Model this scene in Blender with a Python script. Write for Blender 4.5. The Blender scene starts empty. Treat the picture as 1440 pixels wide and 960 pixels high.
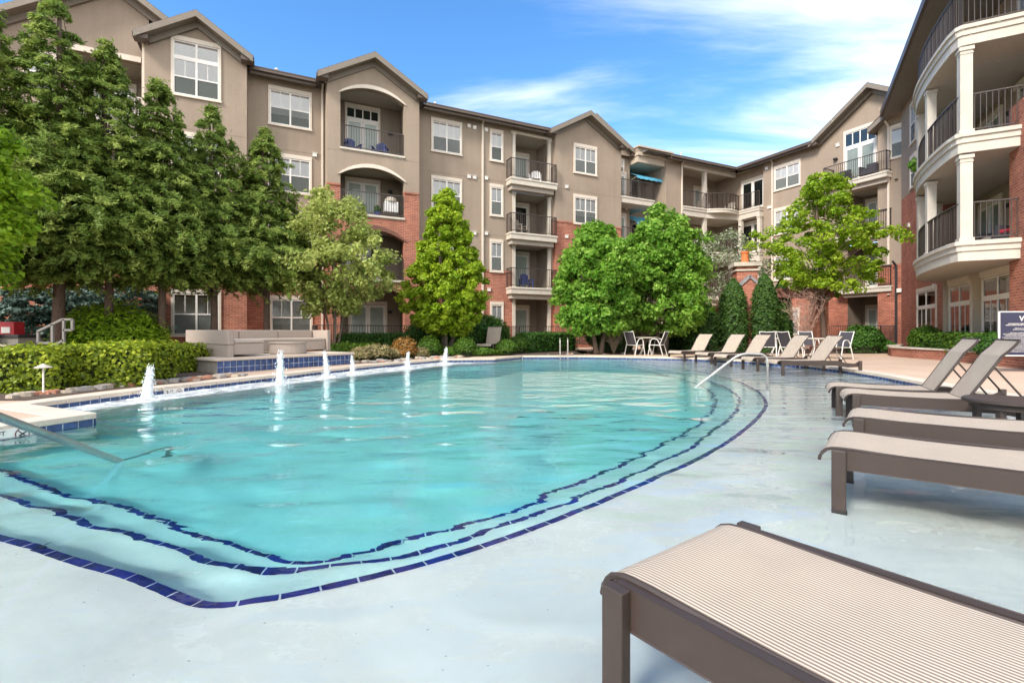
import bpy, math, random
import numpy as np
from mathutils import Vector, Matrix
from mathutils.geometry import tessellate_polygon
random.seed(7); RNG = np.random.default_rng(7)
R = math.radians
sc = bpy.context.scene
COL = sc.collection

# ------------------------------------------------------------------ camera, sky, sun, exposure
F, HZ, HC = 690.0, 465.0, 1.1          # focal length in px of a 1440 px frame, horizon row, eye height above the water
cam = bpy.data.cameras.new('camera'); cam.sensor_width = 36; cam.lens = 36 * F / 1440
cam.shift_y = (HZ - 480) / 1440; cam.clip_end = 3000; cam.clip_start = 0.05
camo = bpy.data.objects.new('camera', cam); COL.objects.link(camo)
camo.location = (0, 0, HC); camo.rotation_euler = (R(90), 0, 0); sc.camera = camo

SUN_AZ_FROM = (-0.54, -0.66)           # where the sun stands (horizontal direction)
SUN_EL = 40
w = bpy.data.worlds.new('World'); sc.world = w; w.use_nodes = True
nt = w.node_tree; N = nt.nodes; L = nt.links
for n in list(N): N.remove(n)
sky = N.new('ShaderNodeTexSky'); sky.sky_type = 'NISHITA'; sky.sun_disc = False
sky.sun_elevation = R(SUN_EL); sky.sun_rotation = math.atan2(SUN_AZ_FROM[0], SUN_AZ_FROM[1])
sky.air_density = 1.0; sky.dust_density = 0.3; sky.ozone_density = 3.0; sky.altitude = 200
def wn(t, **k):
    n = N.new(t)
    for a, b in k.items(): setattr(n, a, b)
    return n
def wm(op, a, b=None, c=None, clamp=False):
    n = N.new('ShaderNodeMath'); n.operation = op; n.use_clamp = clamp
    for i, v in enumerate((a, b, c)):
        if v is None: continue
        if isinstance(v, (int, float)): n.inputs[i].default_value = v
        else: L.new(v, n.inputs[i])
    return n.outputs[0]
tc = wn('ShaderNodeTexCoord'); sp = wn('ShaderNodeSeparateXYZ'); L.new(tc.outputs['Generated'], sp.inputs[0])
dz = wm('ADD', wm('MAXIMUM', sp.outputs[2], 0.0), 0.12)
cx = wm('DIVIDE', sp.outputs[0], dz); cy = wm('DIVIDE', sp.outputs[1], dz)
cb = wn('ShaderNodeCombineXYZ'); L.new(cx, cb.inputs[0]); L.new(cy, cb.inputs[1])
mp = wn('ShaderNodeMapping'); L.new(cb.outputs[0], mp.inputs[0])
mp.inputs['Rotation'].default_value = (0, 0, R(35)); mp.inputs['Scale'].default_value = (0.42, 1.35, 1)
mp.inputs['Location'].default_value = (1.7, 0.4, 0)
n1 = wn('ShaderNodeTexNoise'); L.new(mp.outputs[0], n1.inputs[0])
n1.inputs['Scale'].default_value = 1.25; n1.inputs['Detail'].default_value = 9; n1.inputs['Roughness'].default_value = 0.58; n1.inputs['Distortion'].default_value = 0.5
n2 = wn('ShaderNodeTexNoise'); L.new(cb.outputs[0], n2.inputs[0]); n2.inputs['Scale'].default_value = 0.45; n2.inputs['Detail'].default_value = 2
# more cloud towards the right-hand side and low down, little to the left
side = wm('MULTIPLY_ADD', sp.outputs[0], 0.20, 0.045)
low = wm('MULTIPLY', wm('SUBTRACT', 0.42, sp.outputs[2]), 0.22)
back = wm('MULTIPLY', wm('MAXIMUM', wm('SUBTRACT', 0.15, sp.outputs[1]), 0.0), 0.9)  # unseen cloud added overhead and behind the camera to whiten the ambient light
side = wm('ADD', side, back)
cv = wm('ADD', wm('ADD', n1.outputs[0], wm('MULTIPLY', wm('SUBTRACT', n2.outputs[0], 0.5), 0.35)), wm('ADD', side, low))
mr = wn('ShaderNodeMapRange'); mr.interpolation_type = 'SMOOTHSTEP'; L.new(cv, mr.inputs[0])
mr.inputs[1].default_value = 0.50; mr.inputs[2].default_value = 0.90; mr.inputs[3].default_value = 0; mr.inputs[4].default_value = 0.86
hs = wn('ShaderNodeHueSaturation'); L.new(sky.outputs[0], hs.inputs['Color']); hs.inputs['Saturation'].default_value = 1.22; hs.inputs['Value'].default_value = 1.22
mx = wn('ShaderNodeMix'); mx.data_type = 'RGBA'; L.new(mr.outputs[0], mx.inputs[0])
L.new(hs.outputs[0], mx.inputs[6]); mx.inputs[7].default_value = (7.9, 7.9, 7.9, 1)
bg = wn('ShaderNodeBackground'); bg.inputs[1].default_value = 0.14; L.new(mx.outputs[2], bg.inputs[0])
wo = wn('ShaderNodeOutputWorld'); L.new(bg.outputs[0], wo.inputs[0])
sun = bpy.data.lights.new('sun', 'SUN'); sun.energy = 2.7; sun.angle = R(16); sun.color = (1, 0.94, 0.86)
so = bpy.data.objects.new('sun', sun); COL.objects.link(so)
hx, hy = SUN_AZ_FROM; hl = math.hypot(hx, hy); ce = math.cos(R(SUN_EL))
sd = Vector((hx / hl * ce, hy / hl * ce, math.sin(R(SUN_EL))))
so.rotation_euler = (-sd).to_track_quat('-Z', 'Y').to_euler(); so.location = (0, 0, 30)
vs = sc.view_settings; vs.view_transform = 'Standard'; vs.look = 'None'; vs.gamma = 1; vs.exposure = 0.97
cy_ = sc.cycles; cy_.use_denoising = True; cy_.max_bounces = 10; cy_.transparent_max_bounces = 10
cy_.transmission_bounces = 8; cy_.diffuse_bounces = 4; cy_.glossy_bounces = 4; cy_.volume_bounces = 0
cy_.caustics_refractive = True; cy_.caustics_reflective = False; cy_.blur_glossy = 0.0; cy_.sample_clamp_indirect = 0

# ------------------------------------------------------------------ materials
def new_mat(name):
    m = bpy.data.materials.new(name); m.use_nodes = True
    nt = m.node_tree; b = nt.nodes['Principled BSDF']; return m, nt, b
def nd(nt, t, ins=None, **k):
    n = nt.nodes.new(t)
    for a, b in k.items(): setattr(n, a, b)
    for a, v in (ins or {}).items():
        if hasattr(v, 'links') or isinstance(v, bpy.types.NodeSocket): nt.links.new(v, n.inputs[a])
        else: n.inputs[a].default_value = v
    return n
def c4(c): return (c[0], c[1], c[2], 1)
def plain(name, col, rough=0.6, var=0.12, scale=6, bump=0.0, bscale=60, metal=0.0, spec=0.5, stretch=(1, 1, 1)):
    m, nt, b = new_mat(name)
    tc = nd(nt, 'ShaderNodeTexCoord'); mp = nd(nt, 'ShaderNodeMapping', {0: tc.outputs['Object'], 'Scale': stretch})
    n = nd(nt, 'ShaderNodeTexNoise', {0: mp.outputs[0], 'Scale': scale, 'Detail': 6, 'Roughness': 0.6})
    lo = tuple(x * (1 - var) for x in col); hi = tuple(min(1, x * (1 + var)) for x in col)
    mx = nd(nt, 'ShaderNodeMix', {0: n.outputs[0]}, data_type='RGBA'); mx.inputs[6].default_value = c4(lo); mx.inputs[7].default_value = c4(hi)
    mr = nd(nt, 'ShaderNodeMapRange', {0: n.outputs[0], 1: 0.3, 2: 0.7}); nt.links.new(mr.outputs[0], mx.inputs[0])
    nt.links.new(mx.outputs[2], b.inputs['Base Color'])
    b.inputs['Roughness'].default_value = rough; b.inputs['Metallic'].default_value = metal
    b.inputs['Specular IOR Level'].default_value = spec
    if bump:
        n2 = nd(nt, 'ShaderNodeTexNoise', {0: mp.outputs[0], 'Scale': bscale, 'Detail': 4})
        bp = nd(nt, 'ShaderNodeBump', {'Height': n2.outputs[0], 'Distance': bump, 'Strength': 0.8}); nt.links.new(bp.outputs[0], b.inputs['Normal'])
    return m
M = {}
def stucco(name, col):
    m, nt, b = new_mat(name)
    tc = nd(nt, 'ShaderNodeTexCoord')
    n = nd(nt, 'ShaderNodeTexNoise', {0: tc.outputs['Object'], 'Scale': 0.7, 'Detail': 8, 'Roughness': 0.62})
    f = nd(nt, 'ShaderNodeTexNoise', {0: tc.outputs['Object'], 'Scale': 14, 'Detail': 5, 'Roughness': 0.7})
    mpx = nd(nt, 'ShaderNodeMapping', {0: tc.outputs['Object'], 'Scale': (2.2, 2.2, 0.12)})
    st = nd(nt, 'ShaderNodeTexNoise', {0: mpx.outputs[0], 'Scale': 1.0, 'Detail': 6, 'Roughness': 0.65})
    a = nd(nt, 'ShaderNodeMath', {0: n.outputs[0], 1: f.outputs[0]}, operation='ADD')
    a2 = nd(nt, 'ShaderNodeMath', {0: a.outputs[0], 1: st.outputs[0]}, operation='ADD')
    mr = nd(nt, 'ShaderNodeMapRange', {0: a2.outputs[0], 1: 1.1, 2: 1.9, 3: 0.84, 4: 1.14})
    mx = nd(nt, 'ShaderNodeVectorMath', {0: tuple(col), 'Scale': mr.outputs[0]}, operation='SCALE')
    nt.links.new(mx.outputs[0], b.inputs['Base Color'])
    g = nd(nt, 'ShaderNodeTexNoise', {0: tc.outputs['Object'], 'Scale': 55, 'Detail': 3})
    bp = nd(nt, 'ShaderNodeBump', {'Height': g.outputs[0], 'Distance': 0.012, 'Strength': 0.7}); nt.links.new(bp.outputs[0], b.inputs['Normal'])
    b.inputs['Roughness'].default_value = 0.92; b.inputs['Specular IOR Level'].default_value = 0.2
    return m
M['stucco'] = stucco('stucco', (0.325, 0.255, 0.195))
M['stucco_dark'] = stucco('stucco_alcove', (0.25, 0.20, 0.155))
M['parapet'] = stucco('parapet_stucco', (0.50, 0.42, 0.33))
def brick(name, c1, c2, mortar, bw=0.23, rh=0.078):
    m, nt, b = new_mat(name)
    tc = nd(nt, 'ShaderNodeTexCoord'); s = nd(nt, 'ShaderNodeSeparateXYZ', {0: tc.outputs['Object']})
    a = nd(nt, 'ShaderNodeMath', {0: s.outputs[0], 1: s.outputs[1]}, operation='ADD')
    cb = nd(nt, 'ShaderNodeCombineXYZ', {0: a.outputs[0], 1: s.outputs[2]})
    br = nd(nt, 'ShaderNodeTexBrick', {0: cb.outputs[0], 'Color1': c4(c1), 'Color2': c4(c2), 'Mortar': c4(mortar), 'Scale': 1.0,
            'Mortar Size': 0.007, 'Mortar Smooth': 0.3, 'Brick Width': bw, 'Row Height': rh, 'Bias': -0.1})
    n = nd(nt, 'ShaderNodeTexNoise', {0: tc.outputs['Object'], 'Scale': 1.3, 'Detail': 8, 'Roughness': 0.7})
    mr = nd(nt, 'ShaderNodeMapRange', {0: n.outputs[0], 1: 0.3, 2: 0.7, 3: 0.75, 4: 1.25})
    mx = nd(nt, 'ShaderNodeVectorMath', {0: br.outputs[0], 'Scale': mr.outputs[0]}, operation='SCALE')
    nt.links.new(mx.outputs[0], b.inputs['Base Color'])
    iv = nd(nt, 'ShaderNodeMath', {0: 1.0, 1: br.outputs['Fac']}, operation='SUBTRACT')
    bp = nd(nt, 'ShaderNodeBump', {'Height': iv.outputs[0], 'Distance': 0.008, 'Strength': 0.8}); nt.links.new(bp.outputs[0], b.inputs['Normal'])
    b.inputs['Roughness'].default_value = 0.88; b.inputs['Specular IOR Level'].default_value = 0.25
    return m
M['brick'] = brick('red_brick', (0.43, 0.140, 0.080), (0.29, 0.082, 0.050), (0.42, 0.33, 0.26))
M['brick_dark'] = brick('brown_brick', (0.20, 0.07, 0.045), (0.13, 0.05, 0.035), (0.25, 0.2, 0.16))
M['trim'] = plain('cream_trim', (0.66, 0.57, 0.47), 0.6, 0.06, 3)
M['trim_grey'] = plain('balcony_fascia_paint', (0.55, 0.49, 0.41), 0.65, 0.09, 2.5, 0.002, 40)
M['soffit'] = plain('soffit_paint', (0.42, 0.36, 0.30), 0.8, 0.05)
M['white'] = plain('white_frame_paint', (0.78, 0.74, 0.68), 0.45, 0.04)
M['blind'] = plain('window_blind', (0.88, 0.87, 0.84), 0.7, 0.03)
M['screen'] = plain('insect_screen', (0.24, 0.26, 0.235), 0.75, 0.25, 1.2)
M['rail'] = plain('dark_bronze_metal', (0.060, 0.045, 0.038), 0.45, 0.15, 5)
M['gutter'] = plain('brown_gutter', (0.10, 0.072, 0.055), 0.5, 0.12)
M['rake'] = plain('grey_brown_fascia', (0.20, 0.165, 0.128), 0.6, 0.1)
M['steel'] = plain('brushed_steel', (0.42, 0.39, 0.36), 0.36, 0.10, 20, metal=0.6)
M['bark'] = plain('grey_bark', (0.16, 0.12, 0.09), 0.9, 0.4, 14, 0.02, 30, stretch=(3, 3, .5))
M['bark_dark'] = plain('brown_bark', (0.13, 0.085, 0.062), 0.9, 0.45, 16, 0.02, 30, stretch=(3, 3, .5))
M['orange'] = plain('terracotta', (0.62, 0.17, 0.05), 0.7, 0.12)
M['stone'] = plain('stone_cap', (0.50, 0.44, 0.36), 0.8, 0.15, 8, 0.004, 30)
M['concrete'] = plain('grey_concrete', (0.28, 0.25, 0.21), 0.85, 0.15, 5, 0.003, 40)
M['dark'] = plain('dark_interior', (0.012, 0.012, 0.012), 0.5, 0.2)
M['mulch'] = plain('bark_mulch', (0.10, 0.065, 0.045), 0.95, 0.5, 30, 0.03, 60)
M['soil'] = plain('garden_ground', (0.085, 0.075, 0.04), 0.95, 0.5, 9, 0.03, 40)
M['red'] = plain('red_paint', (0.45, 0.02, 0.03), 0.5, 0.1)
M['navy'] = plain('navy_sign_paint', (0.022, 0.022, 0.055), 0.35, 0.1)
M['blue_fab'] = plain('blue_awning_cloth', (0.10, 0.40, 0.56), 0.8, 0.12, 4)
M['blue_chair'] = plain('blue_plastic', (0.03, 0.06, 0.22), 0.5, 0.1)
M['white_plastic'] = plain('white_plastic', (0.75, 0.74, 0.72), 0.4, 0.04)
M['black'] = plain('black_metal', (0.03, 0.03, 0.03), 0.5, 0.1)
M['green_cloth'] = plain('green_cloth', (0.22, 0.50, 0.05), 0.8, 0.1)
M['teal_cloth'] = plain('teal_cloth', (0.02, 0.20, 0.26), 0.8, 0.1)
M['red_cloth'] = plain('red_cloth', (0.42, 0.03, 0.05), 0.8, 0.1)
M['brownframe'] = plain('brown_powder_coat', (0.045, 0.030, 0.023), 0.5, 0.06, 30, 0.0006, 300)
M['darksling'] = plain('charcoal_sling', (0.045, 0.042, 0.05), 0.7, 0.1, 60)
M['whiteframe'] = plain('white_powder_coat', (0.72, 0.69, 0.64), 0.4, 0.04)
M['greymetal'] = plain('grey_painted_rail', (0.20, 0.185, 0.165), 0.5, 0.1)
def screen_mat():
    m, nt, b = new_mat('insect_mesh'); out = nt.nodes['Material Output']; b.inputs['Base Color'].default_value = (.14, .155, .14, 1); b.inputs['Roughness'].default_value = .8
    tr = nd(nt, 'ShaderNodeBsdfTransparent'); mx = nd(nt, 'ShaderNodeMixShader', {0: .62, 1: tr.outputs[0], 2: b.outputs[0]}); nt.links.new(mx.outputs[0], out.inputs[0]); return m
M['screenmesh'] = screen_mat()
def glass_mat(name='window_glass', tint=0.97):
    m, nt, b = new_mat(name); nt.nodes.remove(b); out = nt.nodes['Material Output']
    tr = nd(nt, 'ShaderNodeBsdfTransparent', {0: (tint, tint, tint, 1)}); gl = nd(nt, 'ShaderNodeBsdfGlossy', {0: (1, 1, 1, 1), 'Roughness': 0.03})
    fr = nd(nt, 'ShaderNodeFresnel', {0: 1.38}); mx = nd(nt, 'ShaderNodeMixShader', {0: fr.outputs[0], 1: tr.outputs[0], 2: gl.outputs[0]})
    nt.links.new(mx.outputs[0], out.inputs[0]); return m
M['glass'] = glass_mat()
m, nt_, b = new_mat('dark_glass'); b.inputs['Base Color'].default_value = (0.016, 0.022, 0.02, 1); b.inputs['Roughness'].default_value = 0.06; b.inputs['Specular IOR Level'].default_value = 0.8; M['darkglass'] = m
def shingle():
    m, nt, b = new_mat('asphalt_shingles')
    tc = nd(nt, 'ShaderNodeTexCoord')
    s = nd(nt, 'ShaderNodeSeparateXYZ', {0: tc.outputs['Object']})
    yy = nd(nt, 'ShaderNodeMath', {0: s.outputs[1], 1: s.outputs[2]}, operation='ADD')
    cb = nd(nt, 'ShaderNodeCombineXYZ', {0: s.outputs[0], 1: yy.outputs[0]})
    br = nd(nt, 'ShaderNodeTexBrick', {0: cb.outputs[0], 'Color1': (0.17, 0.15, 0.135, 1), 'Color2': (0.09, 0.08, 0.075, 1), 'Mortar': (0.05, 0.045, 0.04, 1), 'Scale': 1, 'Mortar Size': 0.012, 'Brick Width': 0.3, 'Row Height': 0.16})
    n = nd(nt, 'ShaderNodeTexNoise', {0: tc.outputs['Object'], 'Scale': 25, 'Detail': 5})
    mr = nd(nt, 'ShaderNodeMapRange', {0: n.outputs[0], 1: 0.3, 2: 0.7, 3: 0.6, 4: 1.4})
    mx = nd(nt, 'ShaderNodeVectorMath', {0: br.outputs[0], 'Scale': mr.outputs[0]}, operation='SCALE')
    nt.links.new(mx.outputs[0], b.inputs['Base Color']); b.inputs['Roughness'].default_value = 0.95
    return m
M['roof'] = shingle()
def sling(name, dark, light, k, axis=0):
    m, nt, b = new_mat(name)
    tc = nd(nt, 'ShaderNodeTexCoord'); s = nd(nt, 'ShaderNodeSeparateXYZ', {0: tc.outputs['Object']})
    ph = nd(nt, 'ShaderNodeMath', {0: s.outputs[axis], 1: k}, operation='MULTIPLY'); sn = nd(nt, 'ShaderNodeMath', {0: ph.outputs[0]}, operation='SINE')
    mr = nd(nt, 'ShaderNodeMapRange', {0: sn.outputs[0], 1: -0.35, 2: 0.25})
    n = nd(nt, 'ShaderNodeTexNoise', {0: tc.outputs['Object'], 'Scale': 5, 'Detail': 5})
    wv = nd(nt, 'ShaderNodeTexNoise', {0: tc.outputs['Object'], 'Scale': 400, 'Detail': 1})
    mx = nd(nt, 'ShaderNodeMix', {0: mr.outputs[0]}, data_type='RGBA'); mx.inputs[6].default_value = c4(dark); mx.inputs[7].default_value = c4(light)
    ad = nd(nt, 'ShaderNodeMath', {0: n.outputs[0], 1: wv.outputs[0]}, operation='ADD')
    r2 = nd(nt, 'ShaderNodeMapRange', {0: ad.outputs[0], 1: 0.6, 2: 1.4, 3: 0.9, 4: 1.1})
    sl = nd(nt, 'ShaderNodeVectorMath', {0: mx.outputs[2], 'Scale': r2.outputs[0]}, operation='SCALE')
    nt.links.new(sl.outputs[0], b.inputs['Base Color']); b.inputs['Roughness'].default_value = 0.75
    bp = nd(nt, 'ShaderNodeBump', {'Height': sn.outputs[0], 'Distance': 0.0012, 'Strength': 0.6}); nt.links.new(bp.outputs[0], b.inputs['Normal'])
    return m
M['sling'] = sling('striped_sling', (0.27, 0.18, 0.14), (0.66, 0.55, 0.46), 2 * math.pi / 0.0135)
def deckmat(name, col, joint=None):
    m, nt, b = new_mat(name)
    tc = nd(nt, 'ShaderNodeTexCoord')
    n = nd(nt, 'ShaderNodeTexNoise', {0: tc.outputs['Object'], 'Scale': 0.6, 'Detail': 8, 'Roughness': 0.65})
    f = nd(nt, 'ShaderNodeTexNoise', {0: tc.outputs['Object'], 'Scale': 40, 'Detail': 4, 'Roughness': 0.7})
    a = nd(nt, 'ShaderNodeMath', {0: n.outputs[0], 1: f.outputs[0]}, operation='ADD')
    mr = nd(nt, 'ShaderNodeMapRange', {0: a.outputs[0], 1: 0.65, 2: 1.35, 3: 0.78, 4: 1.18})
    mx = nd(nt, 'ShaderNodeVectorMath', {0: tuple(col), 'Scale': mr.outputs[0]}, operation='SCALE')
    nt.links.new(mx.outputs[0], b.inputs['Base Color']); b.inputs['Roughness'].default_value = 0.85
    bp = nd(nt, 'ShaderNodeBump', {'Height': f.outputs[0], 'Distance': 0.004, 'Strength': 0.6}); nt.links.new(bp.outputs[0], b.inputs['Normal'])
    return m
M['deck'] = deckmat('peach_concrete_deck', (0.54, 0.385, 0.275))
M['coping'] = deckmat('pale_coping', (0.60, 0.50, 0.40))
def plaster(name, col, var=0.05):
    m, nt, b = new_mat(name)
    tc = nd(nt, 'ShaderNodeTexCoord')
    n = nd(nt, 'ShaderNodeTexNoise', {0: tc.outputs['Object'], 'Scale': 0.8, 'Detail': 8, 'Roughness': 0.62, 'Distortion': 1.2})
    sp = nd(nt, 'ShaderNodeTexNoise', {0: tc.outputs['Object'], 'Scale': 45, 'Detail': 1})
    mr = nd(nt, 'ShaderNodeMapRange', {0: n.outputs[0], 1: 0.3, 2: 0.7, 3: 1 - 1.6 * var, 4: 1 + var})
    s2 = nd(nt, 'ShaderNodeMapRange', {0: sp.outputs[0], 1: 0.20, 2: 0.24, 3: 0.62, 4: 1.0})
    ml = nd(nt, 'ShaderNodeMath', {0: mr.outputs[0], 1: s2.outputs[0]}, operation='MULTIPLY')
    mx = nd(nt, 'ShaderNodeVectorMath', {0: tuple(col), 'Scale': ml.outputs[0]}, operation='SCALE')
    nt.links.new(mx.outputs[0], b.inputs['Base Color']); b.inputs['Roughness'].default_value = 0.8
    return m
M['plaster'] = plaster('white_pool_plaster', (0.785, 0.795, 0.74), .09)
def tile(name, col, g, tw=0.15):
    m, nt, b = new_mat(name)
    tc = nd(nt, 'ShaderNodeTexCoord')
    uv = nd(nt, 'ShaderNodeUVMap')
    br = nd(nt, 'ShaderNodeTexBrick', {0: uv.outputs[0], 'Color1': c4(col), 'Color2': c4(tuple(x * 0.72 for x in col)), 'Mortar': c4(g), 'Scale': 1, 'Mortar Size': 0.0045, 'Brick Width': tw, 'Row Height': tw}, offset=0.0)
    n = nd(nt, 'ShaderNodeTexNoise', {0: tc.outputs['Object'], 'Scale': 12, 'Detail': 4})
    mr = nd(nt, 'ShaderNodeMapRange', {0: n.outputs[0], 1: 0.3, 2: 0.7, 3: 0.6, 4: 1.5})
    mx = nd(nt, 'ShaderNodeVectorMath', {0: br.outputs[0], 'Scale': mr.outputs[0]}, operation='SCALE')
    nt.links.new(mx.outputs[0], b.inputs['Base Color']); b.inputs['Roughness'].default_value = 0.25
    return m
M['tile'] = tile('blue_pool_tile', (0.035, 0.075, 0.21), (0.42, 0.44, 0.45))
M['tile_line'] = tile('cobalt_step_tile', (0.012, 0.018, 0.20), (0.55, 0.58, 0.62), 0.16)
def water():
    m, nt, b = new_mat('pool_water'); nt.nodes.remove(b); out = nt.nodes['Material Output']
    tc = nd(nt, 'ShaderNodeTexCoord')
    mp1 = nd(nt, 'ShaderNodeMapping', {0: tc.outputs['Object'], 'Scale': (1.0, 1.7, 1), 'Rotation': (0, 0, R(12))})
    a = nd(nt, 'ShaderNodeTexNoise', {0: mp1.outputs[0], 'Scale': 1.5, 'Detail': 0.6, 'Roughness': 0.3, 'Distortion': 0.4})
    mp2 = nd(nt, 'ShaderNodeMapping', {0: tc.outputs['Object'], 'Scale': (1.0, 1.9, 1), 'Rotation': (0, 0, R(-20))})
    c = nd(nt, 'ShaderNodeTexNoise', {0: mp2.outputs[0], 'Scale': 4.2, 'Detail': 1.5, 'Roughness': 0.4, 'Distortion': 0.3})
    # livelier away from the shallow ledge where the fountains stir the pool
    sx = nd(nt, 'ShaderNodeSeparateXYZ', {0: tc.outputs['Object']})
    mr = nd(nt, 'ShaderNodeMapRange', {0: sx.outputs[1], 1: 2.0, 2: 8.5, 3: 0.22, 4: 1.0}, interpolation_type='SMOOTHSTEP')
    h1 = nd(nt, 'ShaderNodeMath', {0: a.outputs[0], 1: 0.046}, operation='MULTIPLY')
    h2 = nd(nt, 'ShaderNodeMath', {0: c.outputs[0], 1: 0.020}, operation='MULTIPLY')
    h2b = nd(nt, 'ShaderNodeMath', {0: h2.outputs[0], 1: mr.outputs[0]}, operation='MULTIPLY')
    mp3 = nd(nt, 'ShaderNodeMapping', {0: tc.outputs['Object'], 'Scale': (1.0, 1.7, 1), 'Rotation': (0, 0, R(8))})
    d3 = nd(nt, 'ShaderNodeTexNoise', {0: mp3.outputs[0], 'Scale': 10.5, 'Detail': 1.5, 'Roughness': 0.5, 'Distortion': 0.4})
    mr3 = nd(nt, 'ShaderNodeMapRange', {0: sx.outputs[1], 1: 3.5, 2: 10.0, 3: 0.10, 4: 1.0}, interpolation_type='SMOOTHSTEP')
    h3 = nd(nt, 'ShaderNodeMath', {0: nd(nt, 'ShaderNodeMath', {0: d3.outputs[0], 1: 0.0085}, operation='MULTIPLY').outputs[0], 1: mr3.outputs[0]}, operation='MULTIPLY')
    h0 = nd(nt, 'ShaderNodeMath', {0: h1.outputs[0], 1: h2b.outputs[0]}, operation='ADD')
    h = nd(nt, 'ShaderNodeMath', {0: h0.outputs[0], 1: h3.outputs[0]}, operation='ADD')
    bp = nd(nt, 'ShaderNodeBump', {'Height': h.outputs[0], 'Distance': 1.0, 'Strength': 1.0})
    rf = nd(nt, 'ShaderNodeBsdfRefraction', {0: (1, 1, 1, 1), 'Roughness': 0.0, 'IOR': 1.33, 'Normal': bp.outputs[0]})
    gl = nd(nt, 'ShaderNodeBsdfGlossy', {0: (1, 1, 1, 1), 'Roughness': 0.0, 'Normal': bp.outputs[0]})
    fr = nd(nt, 'ShaderNodeFresnel', {0: 1.33, 'Normal': bp.outputs[0]})
    mx = nd(nt, 'ShaderNodeMixShader', {0: fr.outputs[0], 1: rf.outputs[0], 2: gl.outputs[0]})
    nt.links.new(mx.outputs[0], out.inputs[0])
    ab = nd(nt, 'ShaderNodeVolumeAbsorption', {0: (0.26, 0.915, 0.945, 1), 'Density': 0.72}); nt.links.new(ab.outputs[0], out.inputs[1])
    return m
M['water'] = water()
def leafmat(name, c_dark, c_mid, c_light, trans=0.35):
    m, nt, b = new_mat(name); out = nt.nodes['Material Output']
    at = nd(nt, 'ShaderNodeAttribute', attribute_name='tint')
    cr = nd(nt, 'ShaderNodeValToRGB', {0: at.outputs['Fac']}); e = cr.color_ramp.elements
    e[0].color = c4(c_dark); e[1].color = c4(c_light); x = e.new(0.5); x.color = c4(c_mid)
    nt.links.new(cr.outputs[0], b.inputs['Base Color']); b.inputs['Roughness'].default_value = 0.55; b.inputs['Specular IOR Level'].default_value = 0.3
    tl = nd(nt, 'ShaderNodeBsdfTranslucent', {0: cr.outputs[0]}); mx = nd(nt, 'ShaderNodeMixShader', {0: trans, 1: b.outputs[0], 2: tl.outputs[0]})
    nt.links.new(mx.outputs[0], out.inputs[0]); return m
LM = {
 'conifer': leafmat('conifer_leaf', (0.085, 0.14, 0.028), (0.20, 0.29, 0.055), (0.42, 0.49, 0.12), .5),
 'lime': leafmat('lime_leaf', (0.13, 0.24, 0.012), (0.26, 0.42, 0.02), (0.46, 0.60, 0.05), 0.45),
 'bright': leafmat('fresh_green_leaf', (0.09, 0.22, 0.02), (0.20, 0.39, 0.04), (0.40, 0.60, 0.11), 0.5),
 'hornbeam': leafmat('hornbeam_leaf', (0.16, 0.28, 0.012), (0.30, 0.43, 0.02), (0.48, 0.58, 0.05), 0.5),
 'sage': leafmat('sage_leaf', (0.19, 0.24, 0.05), (0.38, 0.44, 0.11), (0.64, 0.66, 0.24), 0.5),
 'thuja': leafmat('thuja_leaf', (0.022, 0.055, 0.012), (0.05, 0.115, 0.018), (0.11, 0.19, 0.03), 0.25),
 'box': leafmat('boxwood_leaf', (0.035, 0.085, 0.010), (0.085, 0.18, 0.016), (0.18, 0.30, 0.03), 0.3),
 'gold': leafmat('gold_hedge_leaf', (0.06, 0.10, 0.008), (0.22, 0.29, 0.014), (0.52, 0.56, 0.04), 0.35),
 'spruce': leafmat('spruce_needle', (0.03, 0.06, 0.045), (0.075, 0.13, 0.10), (0.19, 0.26, 0.21), 0.2),
 'hedge': leafmat('hedge_leaf', (0.022, 0.07, 0.012), (0.055, 0.15, 0.018), (0.12, 0.24, 0.03), 0.3),
 'orange': leafmat('orange_leaf', (0.20, 0.12, 0.03), (0.42, 0.20, 0.05), (0.55, 0.36, 0.14), 0.3),
 'straw': leafmat('straw_leaf', (0.16, 0.15, 0.05), (0.33, 0.27, 0.12), (0.52, 0.44, 0.25), 0.3),
 'blossom': leafmat('pale_leaf', (0.11, 0.15, 0.05), (0.30, 0.34, 0.19), (0.60, 0.62, 0.50), 0.35),
 'airy': leafmat('airy_leaf', (0.14, 0.26, 0.010), (0.28, 0.43, 0.02), (0.52, 0.62, 0.07), 0.5),
}

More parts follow.
